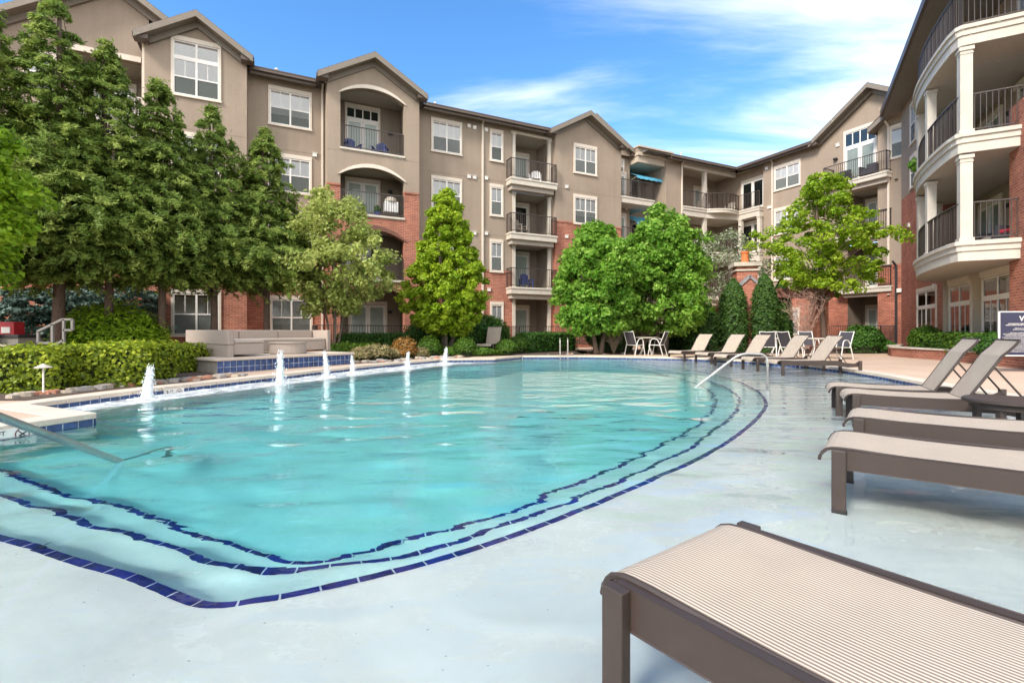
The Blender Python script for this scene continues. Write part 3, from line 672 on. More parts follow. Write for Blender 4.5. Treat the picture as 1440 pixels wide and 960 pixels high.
# arched balcony bay
ax0, ax1 = -8.28, -5.34
st.panel([(-8.85, 7.83), (ax0, 7.83), (ax0, 8.30)] + arc(ax0, ax1, 8.30, 8.74)[::-1][1:-1] + [(ax1, 8.30), (ax1, 7.83), (-4.6, 7.83), (-4.6, 12.5), (-6.78, 13.7), (-8.85, 12.5)],
         [arch(ax0, ax1, 9.5, 12.02, 12.44)], -1, .3)
bk.panel([(-8.85, 0), (ax0, 0), (ax0, 2.86)] + arc(ax0, ax1, 2.86, 3.14)[::-1][1:-1] + [(ax1, 2.86), (ax1, 0), (-4.6, 0), (-4.6, 7.83), (ax1, 7.83), (ax1, 6.55), (ax0, 6.55), (ax0, 7.83), (-8.85, 7.83)],
         [arch(ax0, ax1, 3.52, 5.42, 5.86)], -1, .3)
for xx in (ax0, ax1): bk.quad((xx, -1, 6.55), (xx, -.7, 6.55), (xx, -.7, 7.83), (xx, -1, 7.83)); bk.quad((xx, -1, 0), (xx, -.7, 0), (xx, -.7, 2.9), (xx, -1, 2.9)); st.quad((xx, -1, 7.83), (xx, -.7, 7.83), (xx, -.7, 8.3), (xx, -1, 8.3))
for ar, mb in ((arc(ax0, ax1, 8.30, 8.74), st), (arc(ax0, ax1, 2.86, 3.14), bk)):
    for p, q in zip(ar[:-1], ar[1:]): mb.quad((p[0], -1, p[1]), (q[0], -1, q[1]), (q[0], -.7, q[1]), (p[0], -.7, p[1]))
sides(st, [-8.85, -4.6], -1, 0, 7.83, 12.7); sides(bk, [-8.85, -4.6], -1, 0, 0, 7.83)
# wall with paired and single windows, then the stacked balcony recess
rx0, rx1 = .96, 3.46
st.panel([(-4.6, 4.43), (rx0, 4.43), (rx0, 12.13), (rx1, 12.13), (rx1, 4.43), (3.62, 4.43), (3.62, ZE), (-4.6, ZE)], [], 0)
bk.panel(rect(-4.6, rx0, 0, 4.43), [], 0); bk.panel(rect(rx1, 3.62, 0, 4.43), [], 0)
# gabled bay with paired windows
st.panel([(3.6, 7.5), (8.35, 7.5), (8.35, 12.45), (5.75, 13.8), (3.6, 12.5)], [], -.3); sides(st, [3.6, 8.35], -.3, .9, 7.5, 12.7)
bk.panel(rect(3.6, 8.35, 0, 7.5), [], -.3); sides(bk, [3.6, 8.35], -.3, .9, 0, 7.5)
# set-back section behind it and the awning recess
st.panel([(6.2, 12.4), (6.2, 13.9), (6.95, 14.3), (10.0, 12.55), (10.0, 12.4)], [], .6)
st.panel(rect(8.35, 10.0, 3.4, 12.5), [], .9); bk.panel(rect(8.35, 10.0, 0, 3.4), [], .9)
sides(st, [10.0], .9, 2.2, 0, 12.5); st.panel(rect(10.0, 13.0, 0, 12.5), [], 2.2)
xa = FA.sx(935, .1)
st.panel(rect(xa, 13.7, 0, ZE + .4), [], 0.0); sides(st, [xa, 13.7], 0, 2.2, 0, ZE + .2)
st.build('wall', M['stucco'], A); bk.build('brick_wall', M['brick'], A)
MB().box(9.95, xa + .5, -.02, 2.4, 12.35, 12.55).box(10.0, xa + .4, .1, 2.4, 11.95, 12.35).box(9.9, xa + .6, -.1, 2.4, 12.85, 12.95).build('cornice', M['parapet'], A)
MB().box(9.95, xa + .5, .04, 2.4, 12.55, 12.85).build('parapet', M['stucco'], A)
for (a, b_, y, z) in ((-4.6, rx0, 0, 4.43), (3.6, 8.35, -.3, 7.5), (-8.85, ax0, -1, 7.83), (ax1, -4.6, -1, 7.83), (x1A, -8.85, 0, 4.4), (x0A, x1A, -.8, 4.4)): cap(A, a, b_, y, z)
# arch mouldings
def arch_trim(parent, x0, x1, zs, zt, y, th, mat, nm='arch_trim', out=.05):
    a = arc(x0, x1, zs, zt); b_ = arc(x0 - th * .75, x1 + th * .75, zs - .05, zt + th); mb = MB()
    for k in range(len(a) - 1):
        p, q, r, s = a[k], a[k + 1], b_[k + 1], b_[k]
        mb.quad((p[0], y - out, p[1]), (q[0], y - out, q[1]), (r[0], y - out, r[1]), (s[0], y - out, s[1]))
        mb.quad((p[0], y - out, p[1]), (q[0], y - out, q[1]), (q[0], y + .0, q[1]), (p[0], y + .0, p[1])); mb.quad((s[0], y - out, s[1]), (r[0], y - out, r[1]), (r[0], y, r[1]), (s[0], y, s[1]))
    mb.build(nm, mat, parent)
arch_trim(A, ax0, ax1, 12.02, 12.44, -1, .18, M['trim']); arch_trim(A, ax0, ax1, 8.30, 8.74, -1, .18, M['trim'])
arch_trim(A, ax0, ax1, 5.42, 5.86, -1, .22, M['brick_dark'], 'brick_arch', .02); arch_trim(A, ax0, ax1, 2.86, 3.14, -1, .22, M['brick_dark'], 'brick_arch', .02)
# windows
for z0, z1 in ((10.45, 11.95), (7.45, 8.95)):
    window(A, FA.sx(380), FA.sx(435.5), z0, z1); window(A, -3.62, -2.1, z0, z1); window(A, -.32, .32, z0, z1, units=1); window(A, 4.92, 6.42, z0, z1, -.3)
window(A, -.32, .32, 4.38, 5.93, units=1); window(A, -3.62, -2.1, 4.4, 5.93); window(A, FA.sx(380), FA.sx(435.5), 4.45, 5.95)
window(A, FA.sx(244, -.8), FA.sx(308, -.8), 10.7, 12.85, -.8, 2, .62); window(A, FA.sx(244, -.8), FA.sx(308, -.8), 7.5, 9.0, -.8); window(A, FA.sx(244, -.8), FA.sx(308, -.8), .95, 2.6, -.8)
window(A, FA.sx(382), FA.sx(437), .9, 2.5); window(A, -.3, .34, .95, 2.5, units=1); window(A, 4.92, 6.42, .95, 2.55, -.3); window(A, -24, -22.4, 7.45, 8.95, .6); window(A, -20 + .6, -18.6, 10.2, 11.6, 0, 1)
window(A, 8.75, 9.45, 11.35, 12.15, .9, 1, 0, 'slim')
# arched bay balconies
for z0, zt in ((Z4, 12.46), (Z3 + .02, 8.8), (Z2, 5.9), (Z1, 3.2)):
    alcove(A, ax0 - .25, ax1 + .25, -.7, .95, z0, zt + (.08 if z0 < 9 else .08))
door(A, -7.75, -6.2, Z4, 2.75, .94, 2, .5); door(A, -7.75, -6.2, Z3 + .02, 2.05, .94); door(A, -7.75, -6.2, Z2, 2.05, .94, 2, 0, True); door(A, -7.6, -5.85, Z1, 2.1, .94, 2, 0, False)
for z in (Z4, Z3, Z2, Z1): lamp(A, -5.62, .94, z + 1.75)
for z in (Z4, Z3 + .02, Z2):
    s_ = slab(A, [(ax0 + .01, -1.03), (ax1 - .01, -1.03), (ax1 - .01, -.7), (ax0 + .01, -.7)], z + .03, z - .10); railing(s_, [(ax0 + .03, -.94), (ax1 - .03, -.94)], z + .03, 1.05)
# far-left balconies
for z0, zt in ((Z4, 12.0), (Z3, 8.9)):
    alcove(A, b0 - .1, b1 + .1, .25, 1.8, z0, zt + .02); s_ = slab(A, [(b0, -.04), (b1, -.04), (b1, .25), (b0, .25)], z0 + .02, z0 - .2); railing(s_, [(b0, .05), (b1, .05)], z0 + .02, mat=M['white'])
    MB().box(b0 - .1, b1, -.05, 0, zt, zt + .22).build('balcony_beam', M['trim'], A)
    door(A, b0 + .3, b1 - .6, z0, 2.1, 1.79)
# stacked square balconies
for z in (Z4, Z3, Z2, Z1):
    zt = {Z4: 12.13, Z3: 8.85, Z2: 5.95, Z1: 3.12}[z]
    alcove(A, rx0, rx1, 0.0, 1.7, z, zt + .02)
    if z != Z1:
        s_ = slab(A, [(.60, -.62), (3.52, -.62), (3.52, .05), (.60, .05)], z, z - .38)
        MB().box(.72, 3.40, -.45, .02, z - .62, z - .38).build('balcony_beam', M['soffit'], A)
        railing(s_, [(.63, -.0), (.63, -.57), (3.49, -.57), (3.49, -.0)], z, 1.05)
    column(A, rx0 + .10, .02, z, zt - (.0 if z == Z4 else .02)); column(A, rx1 - .10, .02, z, zt - (.0 if z == Z4 else .02))
    lamp(A, 1.3, 1.69, z + 1.7)
MB().box(rx0 - .06, rx1 + .06, -.05, 0, 12.13, 12.28).build('balcony_beam', M['trim'], A)
door(A, 1.85, 2.85, Z4, 2.1, 1.69, 1); door(A, 1.85, 2.85, Z3, 2.1, 1.69, 1, 0, True); door(A, 1.85, 2.85, Z2, 2.15, 1.69, 1); door(A, 1.85, 2.85, Z1, 2.15, 1.69, 1)
# balconies with the blue awnings
bx = FA.sx(921, -.3)
for z in (Z4, Z3, Z2):
    s_ = slab(A, [(8.4, -.25), (bx, -.25), (bx, 2.2), (8.4, 2.2)], z, z - .42); railing(s_, [(8.45, -.2), (bx - .04, -.2), (bx - .04, 2.15)], z)
    door(A, 8.75, 9.6, z, 1.75 if z == Z4 else 2.05, .89, 1); door(A, 10.4, 11.9, z, 2.05, 2.19, 2, 0, True)
for z in (12.0, 9.0):
    mb = MB(); a0, a1 = 10.15, FA.sx(935, .6); n = 12
    for k in range(n):
        p = a0 + (a1 - a0) * k / n; q = a0 + (a1 - a0) * (k + 1) / n
        mb.quad((p, 2.15, z), (q, 2.15, z), (q, .35, z - .85), (p, .35, z - .85)); mb.quad((p, .35, z - .85), (q, .35, z - .85), (q, .34, z - 1.0 - .03 * (k % 2)), (p, .34, z - 1.0 - .03 * (k % 2)))
    o = mb.build('awning', M['blue_fab'], A); MB().tube([(a0, 2.15, z - 1.2), (a0, .35, z - .88)], .015, 6).tube([(a1, 2.15, z - 1.2), (a1, .35, z - .88)], .015, 6).build('awning_arm', M['white'], o)
# pipes, vents
downspout(A, FA.sx(203, -.8) - .06, -.55, .2, 12.4); downspout(A, -8.98, 0); downspout(A, -4.5, 0, .2, 12.3); downspout(A, FA.sx(678), 0); downspout(A, 8.42, 0.3, .2, 12.2); downspout(A, FA.sx(958), 0)
for x, y, z in ((-1.62, 0, 12.05), (-1.3, 0, 12.02), (-.62, 0, 12.03), (-1.62, 0, 9.35), (-1.3, 0, 9.35), (-.62, 0, 9.4), (-1.62, 0, 6.35), (-1.3, 0, 6.35), (-.62, 0, 6.4), (4.35, -.3, 9.5), (4.35, -.3, 6.6), (-.45, 0, 3.35), (-9.3, 0, 9.3), (9.7, .9, 9.1)): vent(A, x, y, z)
for (a, b_, y) in ((-30, x0A, 0), (x0A, x1A, -.8), (x1A, -8.85, 0), (-8.85, ax0, -1), (ax1, -4.6, -1), (-4.6, rx0, 0), (3.62, 8.35, -.3)):
    for z in (9.33, 6.33):
        if z < 7.5 and y == -.3 or z < 7.83 and y == -1: continue
        MB().box(a, b_, y - .004, y + .002, z, z + .02).build('control_joint', M['stucco_dark'], A)
# roofs
for a, b_ in ((-30, -20.3), (x1A - .1, -8.95), (-4.5, 3.5), (10.25, 23.5)): ridge_roof(A, a, b_, -.55, 5.0, 12.5, 14.5)
for a, b_ in ((-20.3, x1A - .1), (-8.95, -4.5), (3.5, 10.25)): ridge_roof(A, a, b_, .95, 5.0, 13.04, 14.5)
gutter(A, x1A + .1, -9.3, -.55); gutter(A, -4.2, 3.3, -.55); gutter(A, 12.2, 18.2, -.55); gutter(A, -30, -20.5, -.35)
gable(A, -16.7, 3.9, 12.45, 15.05, -.55, 5); gable(A, xc, 2.05, 12.65, 14.0, -1.35, 4); gable(A, -6.8, 2.5, 12.55, 14.0, -1.5, 4); gable(A, 5.75, 2.75, 12.5, 14.05, -.8, 4); gable(A, 6.95, 3.3, 12.6, 14.55, .3, 4)
for x, y, z in ((-10.9, .8, 13.0), (-3.2, .9, 13.05), (-2.9, 2.4, 13.6), (13.9, .3, 12.85)): MB().tube([(x, y, z - .1), (x, y, z + .28)], .05, 8).tube([(x, y, z + .28), (x, y, z + .33)], .08, 8).build('roof_vent', M['white'], A)
# patio railings on the ground
railing(A, [(-9.4, -2.6), (-3.9, -2.6), (-3.9, -.1)], .28, 1.05); railing(A, [(.3, -2.2), (5.2, -2.2), (5.2, -.4)], .28, 1.05); railing(A, [(.3, -.1), (.3, -2.2)], .28, 1.05); railing(A, [(-9.4, -2.6), (-9.4, -.1)], .28, 1.05)

# ------------------------------------------------------------------ wing C: corner balconies and the right rear facade
C_ = empty('apartment_wing', (*FC.P, 0), FC.a, label='rear right four-storey stucco wing with corner balconies behind the brick chimney', cat='building')
MC = Matrix.Translation((FC.P[0], FC.P[1], 0)) @ Matrix.Rotation(FC.a, 4, 'Z'); MCi = MC.inverted()
def toC(p): q = MCi @ Vector((p[0], p[1], 0)); return (q.x, q.y)
st = MB(); bk = MB()
cb0, cb1 = FC.sx(1192), FC.sx(1240)
xe = 10.75
st.panel([(2.3, 3.3), (6.0, 3.3), (6.0, 12.45), (2.3, 12.45)], [], 0)
st.panel([(6.0, 3.3), (cb0, 3.3), (cb0, 8.9), (cb1, 8.9), (cb1, 4.6), (xe, 4.6), (xe, 13.5), (9.07, 14.3), (6.0, 12.6)], [], 0)
bk.panel(rect(2.3, cb0, 0, 3.3), [], 0); bk.panel(rect(cb1, xe, 0, 4.6), [], 0)
st.panel(rect(-3, 2.3, 0, 12.4), [], .4); sides(st, [2.3], 0, .4, 0, 12.4)
# recessed wall of wing A seen inside the corner balconies
p = [toC(FA.W(13.6, 2.0)), toC(FA.W(19.6, 2.0))]; st.quad((*p[0], 0), (*p[1], 0), (*p[1], 12.4), (*p[0], 12.4))
st.panel([(9.55, 4.6), (xe + .2, 4.6), (xe + .2, 13.2), (9.55, 12.3)], [], -.5); sides(st, [9.55], -.5, 0, 4.6, 12.4); bk.panel(rect(9.55, xe + .2, 0, 4.6), [], -.5); sides(bk, [9.55], -.5, 0, 0, 4.6)
st.build('wall', M['stucco'], C_); bk.build('brick_wall', M['brick'], C_)
for z0, z1 in ((10.35, 11.75), (7.45, 8.95), (4.45, 5.95)): window(C_, 3.2, 4.86, z0, z1)
window(C_, 3.3, 4.8, .9, 2.4)
w1 = window(C_, 10.2, 10.75, 10.2, 11.7, -.5, 1)
# corner balcony slabs
P1 = toC(FA.W(13.68, -.12)); P2 = toC(FA.W(15.85, -.15)); P3 = (.72, -.42); P4 = (2.34, -.42); P5 = (2.34, .4); P6 = (-1.8, .4); P7 = toC(FA.W(13.68, 2.0))
def bow(a, b, s, n=8):
    a = Vector(a); b = Vector(b); d = b - a; nn = Vector((d.y, -d.x)).normalized(); return [tuple(a.lerp(b, k / n) + nn * s * math.sin(math.pi * k / n)) for k in range(n + 1)]
bw = bow(P2, P3, .42)
front = [P1] + bw + [P4]
if (Vector(bw[4]) - Vector(toC((0, 0)))).length > (Vector(P2).lerp(Vector(P3), .5) - Vector(toC((0, 0)))).length: bw = bow(P2, P3, -.42); front = [P1] + bw + [P4]
straight = [P1, P2, P3, P4]
for z in (Z4, Z3, Z2):
    s_ = slab(C_, front + [P5, P6, P7], z - .0, z - .28); MB().prism(offset_any(straight + [P5, P6, P7], -.05), z - .62, z - .28).build('balcony_beam', M['trim_grey'], C_)
    railing(s_, [tuple(Vector(q)) for q in offset_any(front + [P5, P6, P7], -.06)[:len(front)]], z)
    for q in (P2, P3, (P4[0] - .15, P4[1])):
        zt = {Z4: 12.1, Z3: 8.9, Z2: 5.9}[z]
        if z == Z4 and q != P2: continue
        q = (q[0] + .05, q[1] + .15) if q != P2 else toC(FA.W(15.85, .08)); column(C_, q[0], q[1], z, zt, .24)
for q in (P2, P3): 
    q = (q[0] + .05, q[1] + .15) if q != P2 else toC(FA.W(15.85, .08)); column(C_, q[0], q[1], .2, 2.9, .26)
a, b_ = toC(FA.W(13.7, -.02)), toC(FA.W(18.75, -.02))
MB().obox((*a, 12.25), (*b_, 12.25), .2, .34).build('balcony_beam', M['trim_grey'], C_)
MB().prism([toC(FA.W(13.6, 0)), toC(FA.W(18.9, 0)), (2.3, .4), toC(FA.W(19.3, 2)), toC(FA.W(13.6, 2))], 12.38, 12.42).build('ceiling', M['soffit'], C_)
for z in (Z4, Z3, Z2, Z1):
    door(C_, .35, 2.1, z, 2.1, .39, 2, 0, True)
    q = toC(FA.W(13.9, 1.99)); door(C_, q[0], q[0] + .8, z, 2.1, q[1], 1, 0, True, R(90)); q = toC(FA.W(16.9, 1.99)); door(C_, q[0], q[0] + 1.3, z, 2.1, q[1], 2, 0, False, R(90)); 
# right-hand stack
for z, zt in ((Z3, 8.95), (Z2, 5.95), (Z1, 3.2)):
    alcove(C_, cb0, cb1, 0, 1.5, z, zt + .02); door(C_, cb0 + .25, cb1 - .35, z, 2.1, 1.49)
door(C_, FC.sx(1189), FC.sx(1232), Z4, 2.95, 0, 2, .75)
sx0, sx1 = FC.sx(1157, -1.0), FC.sx(1247, -1.0)
s_ = slab(C_, [(sx0, -1.0), (sx1, -1.0), (sx1, 0), (sx0, 0)], Z4, Z4 - .32); railing(s_, [(sx0 + .04, 0), (sx0 + .04, -.96), (sx1 - .04, -.96), (sx1 - .04, 0)], Z4)
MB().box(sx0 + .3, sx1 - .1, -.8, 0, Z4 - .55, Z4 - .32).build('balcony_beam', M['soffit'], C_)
for z in (Z3, Z2):
    s_ = slab(C_, [(cb0 - .3, -.6), (sx1, -.6), (sx1, 0), (cb0 - .3, 0)], z, z - .32); railing(s_, [(cb0 - .26, 0), (cb0 - .26, -.56), (sx1 - .04, -.56), (sx1 - .04, 0)], z)
    MB().box(cb0, cb1, -.4, 0, z - .5, z - .32).build('balcony_beam', M['soffit'], C_)
downspout(C_, FC.sx(1087), 0); downspout(C_, 10.1, -.5, 4.6, 11.9); downspout(C_, 10.45, -.5, .2, 4.5, 'black')
for x, z in ((2.75, 9.35), (2.95, 9.35), (2.6, 12.0), (7.2, 12.0)): vent(C_, x, 0, z)
MB().box(10.5, 10.8, -.62, -.5, 3.1, 3.3).build('vent', M['white'], C_)
for z in (Z4, Z3, Z2): lamp(C_, FC.sx(1176), 0, z + 1.7)
ridge_roof(C_, -6, 6.0, -.55, 5.0, 12.5, 14.75); ridge_roof(C_, 6.0, 17, .95, 5.0, 13.1, 14.75); gutter(C_, .7, 6.0, -.55)
gable(C_, 9.07, 3.3, 12.5, 14.72, -.6, 5)
mb = MB(); mb.quad((9.3, -1.0, 12.05), (11.5, -1.0, 13.6), (11.5, 2.2, 13.6), (9.3, 2.2, 12.05)); mb.quad((9.3, -1.0, 12.0), (11.5, -1.0, 13.55), (11.5, -1.0, 13.2), (9.3, -1.0, 11.75)); mb.quad((9.3, -1, 11.8), (9.3, 1, 11.8), (9.3, 1, 12.05), (9.3, -1, 12.05)); mb.quad((9.3, -1, 11.75), (11.5, -1, 13.2), (11.5, -.4, 13.2), (9.3, -.4, 11.75)); mb.build('gable_roof', M['rake'], C_)
railing(C_, [(5.3, -1.9), (10.4, -1.9), (10.4, -.5)], .2, 1.15); railing(C_, [(-1.5, -1.2), (2.6, -1.2)], .2, 1.05)

# ------------------------------------------------------------------ wing D: curved porches on the right
D = empty('apartment_wing', (*FD.P, 0), FD.a, label='near right wing with stacked curved cream porches over a brick and stucco ground floor', cat='building')
st = MB(); bk = MB()
g0, g1 = FD.sx(1326), 12.15
bk.panel([(-.6, 0), (g0, 0), (g0, 7.75), (-.6, 7.75)], [], 0)
st.panel(rect(-.6, g0, 7.75, 12.5), [], 0); st.panel(rect(g0, 18, 3.3, 12.5), [], .9); sides(st, [g0], 0, .9, 7.75, 12.5); sides(bk, [g0], 0, .9, 3.3, 7.75)
gf = stucco('ground_floor_stucco', (0.46, 0.38, 0.29)); M['gf'] = gf
gg = MB(); gg.panel(rect(g0, g1, 0, 3.3), [], .12); sides(gg, [g0 + .001], 0, .9, 0, 3.3); gg.build('ground_floor_wall', gf, D)
MB().box(g1, 13.4, -.25, 1.2, 0, 7.3).build('brick_pier', M['brick'], D)
st.build('wall', M['stucco'], D); bk.build('brick_wall', M['brick'], D)
d0, d1 = FD.sx(1291), FD.sx(1317)
window(D, d0, d1, .75, 2.8, 0, 2, .62, 'fixed')
window(D, FD.sx(1337, .12), FD.sx(1366, .12), .65, 2.75, .12, 2, .6, 'fixed'); window(D, FD.sx(1384, .12), FD.sx(1429, .12), .65, 2.8, .12, 2, .6, 'fixed')
for (a, b_) in ((1336, 1367), (1382, 1431)): MB().box(FD.sx(a, .12), FD.sx(b_, .12), .03, .12, 2.87, 3.1).build('window_head_board', M['trim'], D)
window(D, 1.2, 2.0, 10.0, 11.7, 0, 1); window(D, 1.2, 2.0, 7.9, 9.2, 0, 1)
for z in (Z2, Z3):
    window(D, 9.5, 11.7, z + .35, z + 2.25, .9, 2, 0, 'std'); door(D, 6.4, 8.2, z, 2.1, .9)
    MB().box(9.3, 11.9, .8, .9, z + 2.27, z + 2.45).build('window_head_board', M['trim'], D); lamp(D, 9.1, .9, z + 1.7)
window(D, 9.5, 11.7, Z4 + .4, Z4 + 2.3, .9, 2); door(D, 6.4, 8.2, Z4, 2.1, .9)
pf = smooth_line([(5.7, .1), (6.0, -.55), (6.8, -1.05), (8.0, -1.42), (9.5, -1.62), (11.2, -1.66), (12.35, -1.62)], 4) + [(12.72, -1.55), (12.80, -1.45), (12.85, .2)]
for z in (Z2 + .1, Z3 + .12, Z4 + .12):
    poly = pf + [(12.85, .95), (5.7, .95)]
    mb = MB(); mb.prism(poly, z - .28, z - .12); mb.prism(offset_any(poly, .05), z - .12, z - .02); mb.prism(offset_any(poly, -.04), z - .55, z - .28); mb.prism(offset_any(poly, .02), z - .02, z)
    o = mb.build('porch', M['trim_grey'], D)
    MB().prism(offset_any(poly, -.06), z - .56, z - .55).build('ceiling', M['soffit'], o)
    rp = offset_any(poly, -.13)[:len(pf)]
    railing(o, rp[1:-1] + [(12.72, .1)], z, 1.08, gap=.125)
    if z < 9:
        for q in ((12.58, -1.33), (9.9, -1.42), (7.75, -1.15), (6.25, -.35)): column(o, q[0], q[1], z, z + 2.42, .27 if q[0] > 12 else .24)
# eaves
mb = MB(); mb.quad((-1.0, -.7, 12.6), (15, -1.7, 12.6), (15, 5, 15.0), (-1.0, 5, 15.0)); mb.build('roof', M['roof'], D)
mb = MB(); mb.box(-1.0, 15, -.72, -.68, 12.3, 12.62); mb.obox((-1.0, -.75, 12.45), (15, -1.75, 12.45), .14, .3); mb.build('gutter', M['gutter'], D)
mb = MB(); mb.prism([(-1.0, -.7), (15, -1.7), (15, .9), (-1.0, .9)], 12.28, 12.32); mb.build('soffit', M['rake'], D)
vent(D, .9, 0, 6.2); vent(D, 4.7, 0, 2.95)

# ------------------------------------------------------------------ foliage
def leaf_obj(name, mat, P, Nn, size, tint, parent=None, aspect=1.7, fold=0.0):
    n = len(P); Nn = Nn / (np.linalg.norm(Nn, axis=1, keepdims=True) + 1e-9)
    rnd = RNG.normal(size=(n, 3)); T = np.cross(Nn, rnd); T /= (np.linalg.norm(T, axis=1, keepdims=True) + 1e-9); B = np.cross(Nn, T)
    a = (size * aspect * .5)[:, None]; b = (size * .5)[:, None]
    V = np.empty((n, 4, 3), np.float32)
    V[:, 0] = P - T * a; V[:, 1] = P + B * b; V[:, 2] = P + T * a + Nn * a * fold; V[:, 3] = P - B * b
    me = bpy.data.meshes.new(name); me.vertices.add(4 * n); me.vertices.foreach_set('co', V.ravel())
    me.loops.add(4 * n); me.loops.foreach_set('vertex_index', np.arange(4 * n, dtype=np.int32))
    me.polygons.add(n); me.polygons.foreach_set('loop_start', np.arange(0, 4 * n, 4, dtype=np.int32)); me.polygons.foreach_set('loop_total', np.full(n, 4, np.int32))
    at = me.attributes.new('tint', 'FLOAT', 'POINT'); at.data.foreach_set('value', np.repeat(np.clip(tint, 0, 1), 4).astype(np.float32))
    me.materials.append(LM[mat]); me.update(calc_edges=True)
    o = bpy.data.objects.new(name, me); COL.objects.link(o)
    if parent: o.parent = parent
    return o
def crown_points(nc, z0, z1, prof, lobes=0.22, inner=0.35):
    ph = RNG.uniform(0, 6.28, 4); out = []
    while len(out) < nc:
        t = RNG.uniform(0, 1); az = RNG.uniform(0, 2 * math.pi); r = np.interp(t, [p[0] for p in prof], [p[1] for p in prof])
        if RNG.uniform() > (r / max(p[1] for p in prof)) ** 1.2 + .12: continue
        r *= 1 + lobes * (math.sin(3 * az + ph[0] + 5 * t) * .5 + math.sin(5 * az + ph[1] - 9 * t) * .3 + math.sin(11 * t + ph[2]) * .4)
        k = inner + (1 - inner) * RNG.uniform() ** .55
        out.append((r * k * math.cos(az), r * k * math.sin(az), z0 + (z1 - z0) * t, k))
    return np.array(out)
def trunk_mesh(h, r, lean=(0, 0), limbs=(), n=9, flare=1.4, top=None):
    mb = MB(); top = top or h; K = 7; pts = []; rr = []
    for k in range(K + 1):
        t = k / K; pts.append((lean[0] * t + .06 * math.sin(3.1 * t + r * 9), lean[1] * t + .05 * math.sin(4.3 * t), h * t)); rr.append(r * ((flare if k == 0 else 1.0) * (1 - .72 * t)))
    mb.tube(pts, rr, n)
    for L_ in limbs:
        z = L_[2] * .45 + h * .12 if L_[2] * .45 + h * .12 < h * .8 else h * .7
        z = min(z, L_[2] - .05); z = max(z, h * .22); t = z / h
        p0 = Vector((lean[0] * t, lean[1] * t, z)); p1 = Vector(L_[:3]); m = p0.lerp(p1, .5) + Vector((0, 0, .12 * (p1 - p0).length * .6))
        m += Vector((random.uniform(-.1, .1), random.uniform(-.1, .1), 0)); rb = r * .32 * (1 - .5 * t)
        mb.tube([p0, p0.lerp(m, .5) + Vector((0, 0, .03)), m, m.lerp(p1, .5) + Vector((random.uniform(-.08, .08), random.uniform(-.08, .08), 0)), p1], [rb, rb * .8, rb * .6, rb * .4, rb * .15], 5, False)
    return mb
def tree(name, label, x, y, zb, z0, z1, prof, mat, nclump, per, csize, leaf, tr, bark='bark', cat='tree', group=None, nl=16, flat=.75, lean=(0, 0), lobes=.22, inner=.35, droop=0., multi=0, trunk_h=None, up=.5, offc=(0, 0), tb=.0):
    root = empty(name, (x, y, zb), label=label, cat=cat, group=group)
    C4 = crown_points(nclump, z0 - zb, z1 - zb, prof, lobes, inner); C4[:, 0] += offc[0]; C4[:, 1] += offc[1]
    cen = C4[:, :3]; ct = RNG.uniform(0.05, .95, nclump) ** 1.0 + tb
    d = RNG.normal(size=(nclump, per, 3)); d /= np.linalg.norm(d, axis=2, keepdims=True); rad = RNG.uniform(.15, 1, (nclump, per, 1)) ** .6
    cs = csize * RNG.uniform(.6, 1.25, (nclump, 1, 1)); off = d * rad * cs; off[:, :, 2] *= flat
    if droop: off[:, :, 2] -= droop * (off[:, :, 0] ** 2 + off[:, :, 1] ** 2) / csize
    P = (cen[:, None, :] + off).reshape(-1, 3)
    Nn = (d * .6 + RNG.normal(size=d.shape) * .55 + np.array([0, 0, up])).reshape(-1, 3)
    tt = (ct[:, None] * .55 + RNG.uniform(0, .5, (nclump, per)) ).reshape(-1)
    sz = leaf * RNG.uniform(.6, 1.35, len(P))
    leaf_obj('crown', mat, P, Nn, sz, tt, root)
    limbs = [tuple(cen[i]) for i in RNG.choice(nclump, nl, replace=False)]
    h = trunk_h or (z0 - zb) + (z1 - z0) * (.8 if not multi else .6)
    if multi:
        mb = MB()
        for k in range(multi):
            a = 2 * math.pi * k / multi + .4; q = (math.cos(a) * .5 * (z1 - z0) * .32, math.sin(a) * .5 * (z1 - z0) * .32)
            m2 = trunk_mesh(h, tr, (q[0], q[1]), [l for i, l in enumerate(limbs) if i % multi == k], 7); i0 = len(mb.v)
            mb.v += [(v[0] + math.cos(a) * tr, v[1] + math.sin(a) * tr, v[2]) for v in m2.v]; mb.f += [tuple(i0 + j for j in f) for f in m2.f]
    else: mb = trunk_mesh(h, tr, lean, limbs)
    mb.build('trunk', M[bark], root, smooth=True)
    return root
